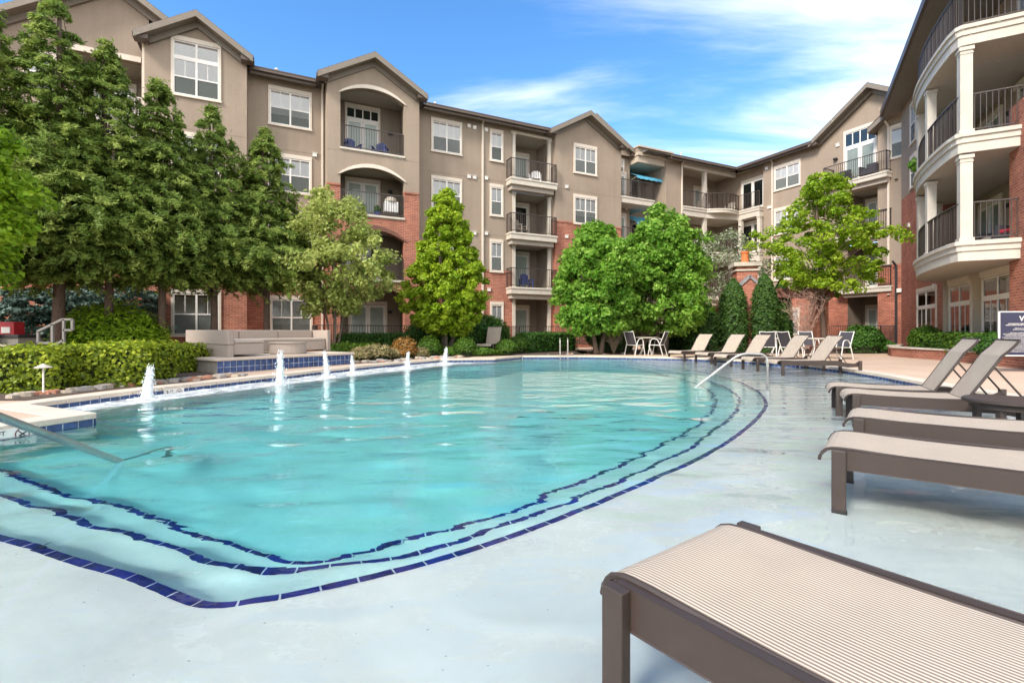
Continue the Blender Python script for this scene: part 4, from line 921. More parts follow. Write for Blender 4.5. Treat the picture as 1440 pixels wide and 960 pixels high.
def conifer(label, x, y, zb, z0, z1, prof, nf, tr, group, leaf=.042, lean=(0, 0)):
    root = empty('evergreen_tree', (x, y, zb), label=label, cat='tree', group=group)
    C4 = crown_points(nf, z0 - zb, z1 - zb, prof, .34, .12); K = 64
    az = np.arctan2(C4[:, 1], C4[:, 0]) + RNG.normal(size=nf) * .5
    tz = (C4[:, 2] - (z0 - zb)) / (z1 - z0); ln = RNG.uniform(.35, .95, nf) * (0.55 + .6 * C4[:, 3]) * np.clip(1.15 - .95 * tz, .22, 1); s = RNG.uniform(0, 1, (nf, K)); wd = RNG.normal(size=(nf, K)) * .13 * (1.15 - s)
    rise = RNG.uniform(-.15, .45, nf)[:, None]
    L1 = ln[:, None]; X = C4[:, 0:1] + np.cos(az)[:, None] * s * L1 * .8 - np.sin(az)[:, None] * wd; Y = C4[:, 1:2] + np.sin(az)[:, None] * s * L1 * .8 + np.cos(az)[:, None] * wd
    Z = C4[:, 2:3] + rise * s * L1 - .50 * s * s * L1 + RNG.normal(size=(nf, K)) * .035
    P = np.stack([X, Y, Z], 2).reshape(-1, 3)
    Nn = np.stack([np.cos(az)[:, None] * .45 + RNG.normal(size=(nf, K)) * .5, np.sin(az)[:, None] * .45 + RNG.normal(size=(nf, K)) * .5, .75 + RNG.normal(size=(nf, K)) * .4], 2).reshape(-1, 3)
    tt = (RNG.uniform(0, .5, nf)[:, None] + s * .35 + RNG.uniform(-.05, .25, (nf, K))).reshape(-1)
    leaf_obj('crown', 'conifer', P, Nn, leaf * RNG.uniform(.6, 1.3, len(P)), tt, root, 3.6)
    limbs = [tuple(C4[i, :3]) for i in RNG.choice(nf, 26, replace=False)]
    trunk_mesh((z1 - zb) * .95, tr, lean, limbs).build('trunk', M['bark_dark'], root, smooth=True)
    return root
def blob(name, label, cat, x, y, zb, rx, ry, h, mat, n, leaf, group=None, boxy=0, rz=0, ragged=.06, core=True, aspect=1.5, up=.4, profile=None):
    """clipped shrub or hedge: leaf shell over a dense twig core"""
    root = empty(name, (x, y, zb), rz, label=label, cat=cat, group=group)
    if boxy:
        P = []; A1 = 4 * rx * ry; A2 = 4 * rx * h; A3 = 4 * ry * h; tot = A1 + A2 + A3; u = RNG.uniform(-1, 1, (n, 2)); k = RNG.uniform(0, tot, n)
        P = np.where((k < A1)[:, None], np.stack([u[:, 0] * rx, u[:, 1] * ry, np.full(n, h)], 1),
            np.where((k < A1 + A2)[:, None], np.stack([u[:, 0] * rx, np.sign(RNG.uniform(-1, 1, n)) * ry, (u[:, 1] * .5 + .5) * h], 1),
                     np.stack([np.sign(RNG.uniform(-1, 1, n)) * rx, u[:, 0] * ry, (u[:, 1] * .5 + .5) * h], 1)))
        cen = np.array([0, 0, h * .5]); Nn = (P - cen) / np.array([rx, ry, h * .5])
        Nn = np.sign(Nn) * np.abs(Nn) ** 4
        lump = .5 * np.sin(P[:, 0] * 3.1 + rx) * np.sin(P[:, 1] * 4 + 1) + .5 * np.sin(P[:, 0] * 7.7) * np.cos(P[:, 2] * 6)
        P = P + Nn * (RNG.normal(size=(n, 1)) * ragged * .7 + lump[:, None] * ragged * .6)
        P -= Nn * np.clip(np.abs(P / np.array([rx, ry, h])).min(1, keepdims=True) - .85, 0, 1)
    else:
        d = RNG.normal(size=(n, 3)); d[:, 2] = np.abs(d[:, 2]) - .25; d /= np.linalg.norm(d, axis=1, keepdims=True)
        lump = np.sin(d[:, 0] * 5 + rx * 7) * np.sin(d[:, 1] * 5 + 1) * np.cos(d[:, 2] * 4)
        r = 1 + RNG.normal(size=n) * ragged + lump * .09
        P = d * r[:, None] * np.array([rx, ry, h * .62]); P[:, 2] += h * .38; Nn = d.copy(); P[:, 2] = np.maximum(P[:, 2], .02)
        if profile is not None:
            t = RNG.uniform(0, 1, n); az = RNG.uniform(0, 6.283, n); rr = np.interp(t, [p[0] for p in profile], [p[1] for p in profile]) * (1 + RNG.normal(size=n) * ragged + .06 * np.sin(5 * az + 9 * t))
            P = np.stack([np.cos(az) * rr * rx, np.sin(az) * rr * ry, t * h], 1); Nn = np.stack([np.cos(az), np.sin(az), np.full(n, .25)], 1)
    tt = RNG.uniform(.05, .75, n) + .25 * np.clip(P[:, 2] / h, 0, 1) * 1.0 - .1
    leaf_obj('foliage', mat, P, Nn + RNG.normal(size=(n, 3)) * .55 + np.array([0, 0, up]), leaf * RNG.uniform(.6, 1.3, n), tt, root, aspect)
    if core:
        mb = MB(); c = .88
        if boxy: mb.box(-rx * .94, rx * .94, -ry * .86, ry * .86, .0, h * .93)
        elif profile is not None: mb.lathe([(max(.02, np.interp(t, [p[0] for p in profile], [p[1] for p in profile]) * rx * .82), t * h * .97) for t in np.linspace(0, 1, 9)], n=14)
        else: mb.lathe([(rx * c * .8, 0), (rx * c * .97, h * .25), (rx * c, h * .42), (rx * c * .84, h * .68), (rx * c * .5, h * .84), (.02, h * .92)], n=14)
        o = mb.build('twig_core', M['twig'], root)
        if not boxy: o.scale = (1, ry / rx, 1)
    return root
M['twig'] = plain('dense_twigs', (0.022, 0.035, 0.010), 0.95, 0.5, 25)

CONG = 'row of tall evergreens behind the hedge'
def cz(v, Y): return HC + (HZ - v) * Y / F
con = [(-22, 12.6, -5, 395, 1.9, .15, 'tall evergreen at the far left end of the row, its trunk out of view'),
       (76, 13.5, -2, 402, 2.15, .16, 'tallest dark evergreen with a leaning trunk behind the metal stair rail'),
       (149, 14.2, 58, 400, 1.8, .12, 'evergreen with a slim ringed trunk in front of the bright green grass mound'),
       (224, 14.9, 112, 402, 1.75, .12, 'evergreen whose straight pale trunk rises at the right edge of the grass mound'),
       (298, 16.2, 150, 405, 1.9, .12, 'evergreen standing in front of the ground floor window left of the sofa'),
       (372, 17.2, 182, 408, 1.75, .12, 'smallest dark evergreen at the right end of the row above the sofa back')]
for u, Y, vt, vb, r, tr, lab in con:
    conifer(lab, WX(u, Y), Y, .15, cz(vb, Y), cz(vt, Y), [(0, .5 * r), (.08, .85 * r), (.22, .92 * r), (.42, .66 * r), (.62, .46 * r), (.8, .28 * r), (.93, .13 * r), (1, .02)], int(500 * r), tr, CONG, lean=(.25 if u == 76 else 0, 0))
tree('young_tree', 'vivid yellow-green young tree cut off by the left edge of the photo', WX(-74, 8.6), 8.6, .15, cz(395, 8.6), cz(105, 8.6), [(0, .6), (.2, 1.05), (.5, 1.12), (.8, .7), (1, .1)], 'lime', 230, 70, .30, .075, .07)
tree('olive_tree', 'silvery green multi-stemmed tree in front of the arched brick balconies', WX(468, 17.5), 17.5, .15, cz(440, 17.5), cz(262, 17.5), [(0, 1.1), (.25, 1.85), (.55, 1.75), (.8, 1.2), (1, .35)], 'sage', 230, 85, .36, .085, .05, multi=4, nl=20, lobes=.3, inner=.2, offc=(.1, 0))
tree('hornbeam_tree', 'upright yellow-green tree with a pointed crown left of the single window column', WX(627, 19.6), 19.6, .15, cz(470, 19.6), cz(266, 19.6), [(0, .8), (.1, 1.4), (.28, 1.72), (.45, 1.5), (.62, 1.1), (.74, .8), (.86, .55), (.95, .28), (1, .08)], 'hornbeam', 620, 75, .22, .085, .09, multi=3, nl=24, lobes=.10, inner=.3)
for k, (dx, v, hh) in enumerate(((.38, 290, .5),)): pass
tree('maple_tree', 'round fresh green tree with a pale trunk beside the ladder end of the pool', WX(840, 20.5), 20.5, .15, cz(466, 20.5), cz(316, 20.5), [(0, 1.0), (.15, 1.7), (.5, 1.85), (.8, 1.3), (1, .4)], 'bright', 360, 85, .36, .105, .10, multi=2, nl=18, lobes=.25, inner=.25)
tree('maple_tree', 'taller fresh green tree behind the patio table, right of the round one', WX(930, 22.0), 22.0, .15, cz(466, 22), cz(292, 22), [(0, 1.2), (.15, 1.95), (.5, 2.15), (.78, 1.4), (1, .35)], 'bright', 430, 85, .38, .105, .11, multi=2, nl=20, lobes=.25, inner=.25)
tree('locust_tree', 'airy yellow-green tree spreading over the brick pergola', WX(1158, 22.0), 22.0, .15, cz(415, 22), cz(248, 22), [(0, 1.4), (.2, 2.3), (.45, 2.5), (.7, 1.75), (.88, 1.05), (1, .45)], 'airy', 235, 80, .36, .095, .12, bark='bark_dark', nl=50, lobes=.36, inner=.15, flat=.62, lean=(-.3, 0))
tree('flowering_tree', 'thin pale leafed small tree behind the brick chimney', WX(1022, 25.5), 25.5, .15, cz(420, 25.5), cz(325, 25.5), [(0, .9), (.4, 2.1), (.8, 1.6), (1, .6)], 'blossom', 130, 34, .42, .09, .07, multi=3, nl=30, inner=.2, lobes=.3)
tree('spruce_tree', 'low blue-green spruce behind the leaning evergreen trunk', WX(70, 17.5), 17.5, .15, cz(490, 17.5) , cz(408, 17.5), [(0, 1.6), (.5, 1.7), (.85, 1.3), (1, .7)], 'spruce', 260, 75, .34, .085, .1, bark='bark_dark', flat=.35, inner=.3)
tree('spruce_tree', 'blue-green spruce in the shade behind the bright grass mound', WX(165, 18.5), 18.5, .15, cz(485, 18.5), cz(398, 18.5), [(0, 1.6), (.5, 1.6), (.85, 1.2), (1, .7)], 'spruce', 220, 70, .34, .085, .1, bark='bark_dark', flat=.35, inner=.3)
TP = [(0, .85), (.2, 1), (.5, .97), (.75, .82), (.9, .5), (1, .08)]
for u, Y, vt, r, lab in ((985, 22.6, 424, .78, 'broad dark columnar arborvitae partly under the fresh green tree'), (1031, 22.4, 392, .58, 'columnar arborvitae immediately left of the brick chimney'), (1075, 22.2, 385, .54, 'columnar arborvitae immediately right of the brick chimney'), (1099, 22.9, 392, .42, 'narrower arborvitae left of the bare pinkish shrub')):
    blob('arborvitae', lab, 'shrub', WX(u, Y), Y, .12, r, r, cz(vt, Y) - .12, 'thuja', 7000, .075, 'arborvitae round the brick chimney', profile=TP, ragged=.09, aspect=1.8)
blob('bush', 'bright green grassy mound shrub between the evergreen trunks', 'shrub', WX(158, 14.6), 14.6, 0.15, 1.35, .9, 1.65, 'lime', 9000, .05, aspect=3.2, up=1.2, ragged=.1)
HG = 'clipped golden hedge along the pool edge'
for (u0, v0, u1, v1, lab, hh) in ((-40, 551, 74, 549, 'left piece of the clipped golden hedge behind the path light', .66), (80, 545, 205, 540, 'long middle piece of the clipped golden hedge', .68), (170, 536, 245, 530, 'rounded right end of the clipped golden hedge near the fountain', .70), (238, 524, 292, 519, 'loose low golden bush beside the tiled terrace', .60)):
    p = WP(u0, v0, .15); q = WP(u1, v1, .15); d = Vector((q[0] - p[0], q[1] - p[1])); c = ((p[0] + q[0]) / 2, (p[1] + q[1]) / 2); nn = Vector((-d.y, d.x)).normalized() * .42
    blob('golden_hedge', lab, 'hedge', c[0] + nn.x, c[1] + nn.y, .12, max(.5, d.length / 2), .45, hh, 'gold', int(5200 * max(1, d.length / 1.4)), .05, HG, boxy=1, rz=math.atan2(d.y, d.x), ragged=.06)
def hedge(u0, u1, Y, vt, ry, lab, mat='hedge', n=6000, name='hedge', leaf=.055, Y1=None, group=None, zb=.15):
    Y1 = Y1 or Y; a = Vector((WX(u0, Y), Y)); b = Vector((WX(u1, Y1), Y1)); c = (a + b) / 2; d = b - a
    blob(name, lab, 'hedge', c.x, c.y, zb, d.length / 2, ry, cz(vt, (Y + Y1) / 2) - zb, mat, n, leaf, group, boxy=1, rz=math.atan2(d.y, d.x))
hedge(476, 531, 19.6, 471, .45, 'left clipped hedge under the ground floor arch', Y1=20.4); hedge(534, 588, 20.6, 470, .45, 'right clipped hedge under the ground floor arch', Y1=21.4)
hedge(462, 526, 17.6, 485, .5, 'low loose green hedge in front of the arch hedges', mat='box', Y1=18.2)
hedge(733, 802, 22.3, 469, .5, 'long clipped hedge before the ground floor patio, left of the round tree', n=8000, Y1=24.2)
blob('bush', 'big dark green bush behind the upright yellow-green tree', 'shrub', WX(640, 22), 22, .15, 2.1, .8, 1.75, 'hedge', 9000, .07); blob('bush', 'dark glossy bush beneath the single ground floor window', 'shrub', WX(688, 22.6), 22.6, .15, .9, .7, 1.6, 'box', 4000, .07)
for u, Y, vt, r, lab in ((604, 18.6, 473, .42, 'round boxwood left of the upright tree trunk'), (654, 18.9, 475, .42, 'round boxwood right of the upright tree trunk'), (712, 19.9, 478, .42, 'small boxwood ball beside the deck lounger'), (727, 21.6, 473, .5, 'boxwood ball at the left end of the long clipped hedge')):
    blob('boxwood', lab, 'shrub', WX(u, Y), Y, .15, r, r, cz(vt, Y) - .15, 'box', 2600, .045, 'clipped boxwood balls')
for u, Y, w_, h_, m_, lab in ((507, 16.3, .34, .40, 'straw', 'small tan ornamental grass tuft nearest the tiled terrace'), (530, 16.8, .55, .50, 'straw', 'widest tan ornamental grass tuft among the rocks'), (552, 17.2, .35, .36, 'straw', 'low olive grass tuft left of the orange shrub'), (568, 17.4, .42, .68, 'orange', 'orange leaved shrub in front of the arch hedges'), (590, 17.7, .3, .36, 'straw', 'small grass tuft right of the orange shrub')):
    blob('grass_tuft' if m_ == 'straw' else 'orange_shrub', lab, 'plant', WX(u, Y), Y, .12, w_, w_ * .8, h_, m_, 1700, .035, 'plants of the rock bed', aspect=3.2, up=.9, ragged=.12)
tag(blob('ground_cover', None, None, WX(650, 19.2), 19.2, .1, 1.4, .5, .38, 'box', 3000, .06), kind='stuff')
# bare shrubs
def bare_shrub(lab, x, y, h, spread, n, mat):
    mb = MB()
    for k in range(n):
        a = random.uniform(0, 6.28); s = random.uniform(.2, 1) * spread; p = Vector((0, 0, 0)); pts = [p.copy()]; rr = [.012]
        for j in range(1, 6):
            t = j / 5; pts.append(Vector((math.cos(a) * s * t ** 1.3 + random.uniform(-.05, .05), math.sin(a) * s * t ** 1.3 + random.uniform(-.05, .05), h * t * random.uniform(.85, 1.05)))); rr.append(.012 * (1 - .75 * t))
        mb.tube(pts, rr, 4, False)
        for j in range(2, 6):
            for m_ in range(3):
                q = pts[j] + Vector((random.uniform(-.3, .3), random.uniform(-.3, .3), random.uniform(.05, .3))); mb.tube([pts[j], q], [.006, .003], 3, False)
    return tag(mb.build('bare_shrub', M[mat], None, loc=(x, y, .15)), lab, 'shrub', 'bare twiggy shrubs')
M['twigs_pink'] = plain('pinkish_twigs', (0.42, 0.26, 0.20), .9, .2); M['twigs_grey'] = plain('grey_twigs', (0.26, 0.2, 0.14), .9, .2)
bare_shrub('tall pinkish bare shrub in front of the brick pergola post', WX(1132, 21.6), 21.6, 2.5, 1.0, 46, 'twigs_pink')
bare_shrub('low grey bare shrub right of the pale tree trunk', WX(863, 20.6), 20.6, 1.15, .7, 26, 'twigs_grey'); bare_shrub('grey bare shrub behind the left patio chairs', WX(905, 22.0), 22.0, 1.6, .9, 26, 'twigs_grey')
hedge(905, 965, 24.5, 470, .5, 'shaded hedge behind the left patio table')
blob('bush', 'dark bush in the shade under the taller fresh green tree', 'shrub', WX(862, 22.8), 22.8, .15, 1.2, .8, 1.5, 'thuja', 5000, .07)
blob('bush', 'dark leafy shrub behind the patio railing on the right', 'shrub', WX(1212, 21.5), 21.5, .15, .9, .5, 1.15, 'hedge', 3500, .07); blob('bush', 'low dark shrub at the foot of the right railing', 'shrub', WX(1243, 21.5), 21.5, .15, .4, .4, .55, 'hedge', 1500, .06)

# ------------------------------------------------------------------ beds, rocks, planter, terrace, steps
bed = MB(); bed.sheet([[(-6.85, 6.9), (-6.7, 7.9), (-6.45, 8.9), (-5.95, 10.4), (-6.9, 11.3), (-7.2, 16), (-6, 20), (-12, 20), (-22, 12), (-22, 6.6)]], DZ + .004)
bed.sheet([[(-4.9, 14.95), (-4.1, 14.95), (-2.85, 17.4), (-1.6, 18.0), (-1.4, 19.0), (3.2, 20.2), (3.6, 24), (-5, 22), (-8, 19)]], DZ + .004)
bed.sheet([[(3.0, 20.35), (9.6, 20.8), (12, 20.8), (17.5, 21.5), (17.5, 26), (3.0, 26)]], DZ + .004)
tag(bed.build('planting_bed', M['mulch']), kind='structure')
def rock_mesh(seed, mat):
    rs = random.Random(seed); mb = MB(); n = 9; h = rs.uniform(.35, .6)
    ring = [(math.cos(2 * math.pi * k / n) * rs.uniform(.75, 1.1), math.sin(2 * math.pi * k / n) * rs.uniform(.55, .8)) for k in range(n)]
    i = 0; mb.v = [(x, y, 0) for x, y in ring] + [(x * .92, y * .92, h * rs.uniform(.75, 1)) for x, y in ring] + [(0, 0, h)]
    mb.f = [(k, (k + 1) % n, n + (k + 1) % n, n + k) for k in range(n)] + [(n + k, n + (k + 1) % n, 2 * n) for k in range(n)]
    return mb.mesh('rock', mat)
RM = [plain('tan_rock', (.42, .35, .27), .9, .25, 6, .01, 20), plain('red_rock', (.42, .19, .12), .9, .25, 6, .01, 20), plain('grey_rock', (.33, .30, .27), .9, .25, 6, .01, 20)]
rms = [[rock_mesh(s + 10 * k, RM[k]) for s in range(4)] for k in range(3)]
CN = ['tan', 'reddish', 'grey']
def rocks(line, n, wid, grp, where, smin=.06, smax=.16):
    for j in range(n):
        t = (j + random.random()) / n * (len(line) - 1); k = min(int(t), len(line) - 2); f_ = t - k; x = line[k][0] + (line[k + 1][0] - line[k][0]) * f_; y = line[k][1] + (line[k + 1][1] - line[k][1]) * f_
        m_ = random.choice((0, 0, 1, 2)); s = random.uniform(smin, smax); o = bpy.data.objects.new('rock', rms[m_][random.randrange(4)]); COL.objects.link(o)
        o.location = (x + random.uniform(-wid, wid), y + random.uniform(-wid, wid), DZ + .002); o.scale = (s, s, s * .9); o.rotation_euler.z = random.uniform(0, 6)
        tag(o, '%s flat landscape rock lying %s' % (CN[m_], where), 'rock', grp + ' ' + CN[m_])
rocks([(-7.4, 7.25), (-6.95, 8.3), (-6.55, 9.3)], 46, .16, 'rocks along the golden hedge', 'between the golden hedge and the coping')
rocks([(-6.55, 9.4), (-6.15, 10.4), (-6.1, 11.0)], 44, .26, 'rocks by the terrace end', 'beside the end wall of the tiled terrace', .05, .14)
rocks([(-4.7, 15.3), (-3.9, 15.7), (-2.8, 17.7), (-1.8, 18.3)], 60, .3, 'rocks of the grass tuft bed', 'in the bed of tan grass tufts', .06, .18)
rocks([(1.5, 20.1), (3.5, 20.6), (6, 21)], 12, .2, 'rocks before the long hedge', 'at the mulch edge before the long hedge', .05, .12)
# raised terrace
T0 = Vector((-6.8, 11.3)); T1 = Vector((-4.75, 14.6)); tn = Vector((-(T1 - T0).y, (T1 - T0).x)).normalized(); tp = [tuple(T0), tuple(T1), tuple(T1 + tn * 3.6), tuple(T0 + tn * 3.6)]
ter = empty('raised_terrace', (T0.x, T0.y, 0), label='raised terrace with a blue tiled front wall and pale coping under the sofa', cat='terrace')
def loc(p): return (p[0] - T0.x, p[1] - T0.y)
MB().prism([loc(p) for p in tp], .0, .40).build('wall', M['concrete'], ter); MB().prism([loc(p) for p in offset_any(tp, .05)], .40, .46).build('coping', M['coping'], ter, bevel=.008)
mb = MB(); a = loc(T0 - tn * .012); b = loc(T1 - tn * .012); ln = (T1 - T0).length; mb.quad((*a, .12), (*b, .12), (*b, .40), (*a, .40), uv=[(0, .02), (ln, .02), (ln, .30), (0, .30)]); mb.build('tile_facing', M['tile'], ter)
# sectional sofa on the terrace
M['wicker'] = plain('greige_wicker', (.37, .30, .25), .8, .12, 60, .004, 120); M['cushion'] = plain('greige_cushion', (.44, .36, .30), .85, .06)
fx = (T1 - T0).normalized(); S0 = T0 + tn * .30 + fx * .55
sofa = empty('sectional_sofa', (S0.x, S0.y, .46), math.atan2(fx.y, fx.x), label='greige woven L-shaped outdoor sofa with a solid left arm on the tiled terrace', cat='sofa')
MB().box(.02, .78, .02, 1.2, .05, .33).build('chaise_base', M['wicker'], sofa, bevel=.02); MB().box(.02, .78, .0, 1.2, .335, .42).build('chaise_cushion', M['cushion'], sofa, bevel=.03)
MB().box(-.14, .0, -.02, 2.05, .30, .66).build('arm', M['wicker'], sofa, bevel=.02); MB().box(-.13, .0, -.01, 2.04, .0, .295).build('arm_base', M['wicker'], sofa, bevel=.01)
MB().box(.0, 3.55, 1.22, 1.98, .05, .33).build('seat_base', M['wicker'], sofa, bevel=.02); MB().box(.0, 3.55, 1.22, 1.85, .335, .42).build('seat_cushion', M['cushion'], sofa, bevel=.03)
for k in range(3): MB().box(.0 + k * 1.19, (k + 1) * 1.19 - .02, 1.88, 2.04, .34, .66).build('back_panel', M['wicker'], sofa, bevel=.02)
MB().box(3.57, 3.70, 1.15, 2.05, .0, .66).build('arm', M['wicker'], sofa, bevel=.02)
ct = S0 + fx * 1.75 + tn * .45
mb = MB(); mb.lathe([(.46, 0), (.48, .04), (.46, .28), (.49, .30), (.49, .34), (0, .345)], n=24); tag(mb.build('coffee_table', M['wicker'], loc=(ct.x, ct.y, .46)), 'round low woven coffee table in front of the sofa', 'table')
# brick steps with a grey handrail, counter and red box at far left
sp_ = empty('brick_steps', (WX(75, 12.2), 12.2, .1), R(8), label='dark brick garden steps and low wall half hidden by the golden hedge', cat='steps')
for k in range(3): MB().box(-1.2 - .0, .55, .3 * k, 1.5, .16 * k, .16 * (k + 1)).build('step', M['brick_dark'], sp_)
MB().box(-4.5, -1.2, .2, .5, 0, .60).build('low_wall', M['brick_dark'], sp_); MB().box(-4.55, -1.15, .15, .55, .60, .66).build('wall_cap', M['stone'], sp_)
hr = MB(); Y0 = 11.6
def hp(u, v): return (WX(u, Y0), Y0, cz(v, Y0))
for a, b in (((53, 466), (88, 449)), ((88, 449), (102, 449)), ((102, 449), (102, 464)), ((102, 464), (90, 464)), ((54, 466), (54, 482)), ((54, 482), (74, 482)), ((74, 456), (74, 490)), ((90, 449), (90, 490)), ((78, 485), (90, 478))): hr.obox(hp(*a), hp(*b), .05, .05, (0, 1, 0))
tag(hr.build('stair_handrail', M['greymetal']), 'grey square-tube handrail of the brick garden steps', 'railing')
ctr = empty('outdoor_counter', (WX(-8, 12.8), 12.8, .1), label='dark stone topped counter at the left edge behind the hedge', cat='counter'); MB().box(-1.4, .62, 0, .7, 0, .82).build('counter_body', M['concrete'], ctr); MB().box(-1.45, .67, -.05, .75, .82, .90).build('countertop', M['black'], ctr, bevel=.01)
rb = empty('red_cabinet', (WX(0, 12.9), 13.1, 1.0), label='red box with a white square standing on the dark counter', cat='cabinet'); MB().box(-.3, .16, 0, .3, 0, .34).build('cabinet_body', M['red'], rb, bevel=.01); MB().box(-.16, .07, -.02, 0, .04, .2).build('white_panel', M['white'], rb)
# planter along wing D
PL = [(17.3, 22.2), (15.55, 20.3), (14.6, 18.9), (14.35, 17.6), (14.3, 16.2), (13.4, 13.4), (12.7, 11.6), (11.9, 9.0)]
pin = offset_any(PL + [(16.5, 9.0), (20, 22)], -.32); pin = pin[:len(PL)]
plw = empty('brick_planter', (PL[3][0], PL[3][1], 0), label='low curved red brick planter wall with stone cap on the right', cat='planter'); lw = lambda p: (p[0] - PL[3][0], p[1] - PL[3][1])
M['brick_low'] = brick('planter_brick', (.34, .11, .06), (.24, .07, .045), (.4, .32, .26), .23, .075)
MB().prism([lw(p) for p in PL] + [lw(p) for p in pin[::-1]], .1, .44).build('wall', M['brick_low'], plw)
MB().prism([lw(p) for p in offset_any(PL + [(16.5, 9.0), (20, 22)], .05)[:len(PL)]] + [lw(p) for p in offset_any(PL + [(16.5, 9.0), (20, 22)], -.36)[:len(PL)][::-1]], .44, .50).build('stone_cap', M['stone'], plw, bevel=.01)
tag(MB().sheet([pin + [(15.2, 8.8), (16.6, 17), (19, 22)]], .40).build('planter_soil', M['mulch']), kind='structure')
hedge(1297, 1384, 18.6, 471, .42, 'box hedge in the brick planter under the curved porch', mat='box', n=7000, Y1=14.9, zb=.4)
blob('boxwood', 'round boxwood ball in the brick planter beside the brick window', 'shrub', WX(1302, 19.4), 19.4, .4, .52, .52, cz(459, 19.4) - .4, 'box', 3600, .05); blob('bush', 'loose shrub in the planter left of the navy sign board', 'shrub', WX(1398, 14.2), 14.2, .4, .55, .5, .62, 'hedge', 2200, .06)

# ------------------------------------------------------------------ brick chimney and pergola
ch = empty('brick_chimney', (WX(1050, 22.9), 22.9, .1), R(-12), label='red brick outdoor fireplace chimney with a small gabled front and terracotta pot', cat='chimney')
MB().box(-.45, .45, -.1, .8, 0, 4.0).build('chimney_stack', M['brick'], ch); MB().box(-.52, .52, -.17, .87, 3.78, 3.86).box(-.60, .60, -.25, .95, 4.0, 4.18).build('stone_cap', M['stone'], ch)
gfm = MB(); gfm.v = [(-.42, -.55, 0), (.42, -.55, 0), (.42, -.55, 3.0), (0, -.55, 3.4), (-.42, -.55, 3.0), (-.42, -.1, 0), (.42, -.1, 0), (.42, -.1, 3.0), (0, -.1, 3.4), (-.42, -.1, 3.0)]
gfm.f = [(0, 1, 2, 3, 4), (9, 8, 7, 6, 5), (0, 4, 9, 5), (1, 6, 7, 2), (3, 2, 7, 8), (4, 3, 8, 9)]; gfm.build('gabled_front', M['brick'], ch)
gm = MB(); gm.obox((-.58, -.38, 2.93), (0.02, -.38, 3.5), .5, .12, (0, 0, 1)); gm.obox((.58, -.38, 2.93), (-.02, -.38, 3.5), .5, .12, (0, 0, 1)); gm.build('gable_coping', plain('slate_coping', (.22, .21, .21), .7, .1), ch)
MB().box(-.46, .46, -.6, -.05, 2.05, 2.18).build('stone_band', M['brick_dark'], ch)
MB().lathe([(.17, 0), (.19, .04), (.17, .08), (.155, .45), (.19, .47), (.19, .56), (.15, .56)], (0, .3, 4.18), 20).build('chimney_pot', M['orange'], ch)
pg = empty('brick_pergola', (WX(1120, 22.6), 22.6, .1), label='red brick post and beam pergola right of the chimney behind the bare shrub', cat='pergola')
MB().box(.78, 1.32, -.25, .3, 0, 2.42).build('post', M['brick'], pg); MB().box(.72, 1.38, -.31, .36, 2.42, 2.5).build('post_cap', M['stone'], pg); MB().box(-1.5, 1.55, -.3, .35, 2.52, 2.80).build('beam', plain('redwood_beam', (.23, .10, .075), .8, .15), pg)
for k in range(9): MB().box(-1.4 + k * .34, -1.34 + k * .34, -.55, 1.6, 2.80, 2.92).build('rafter', M['brick_dark'], pg)

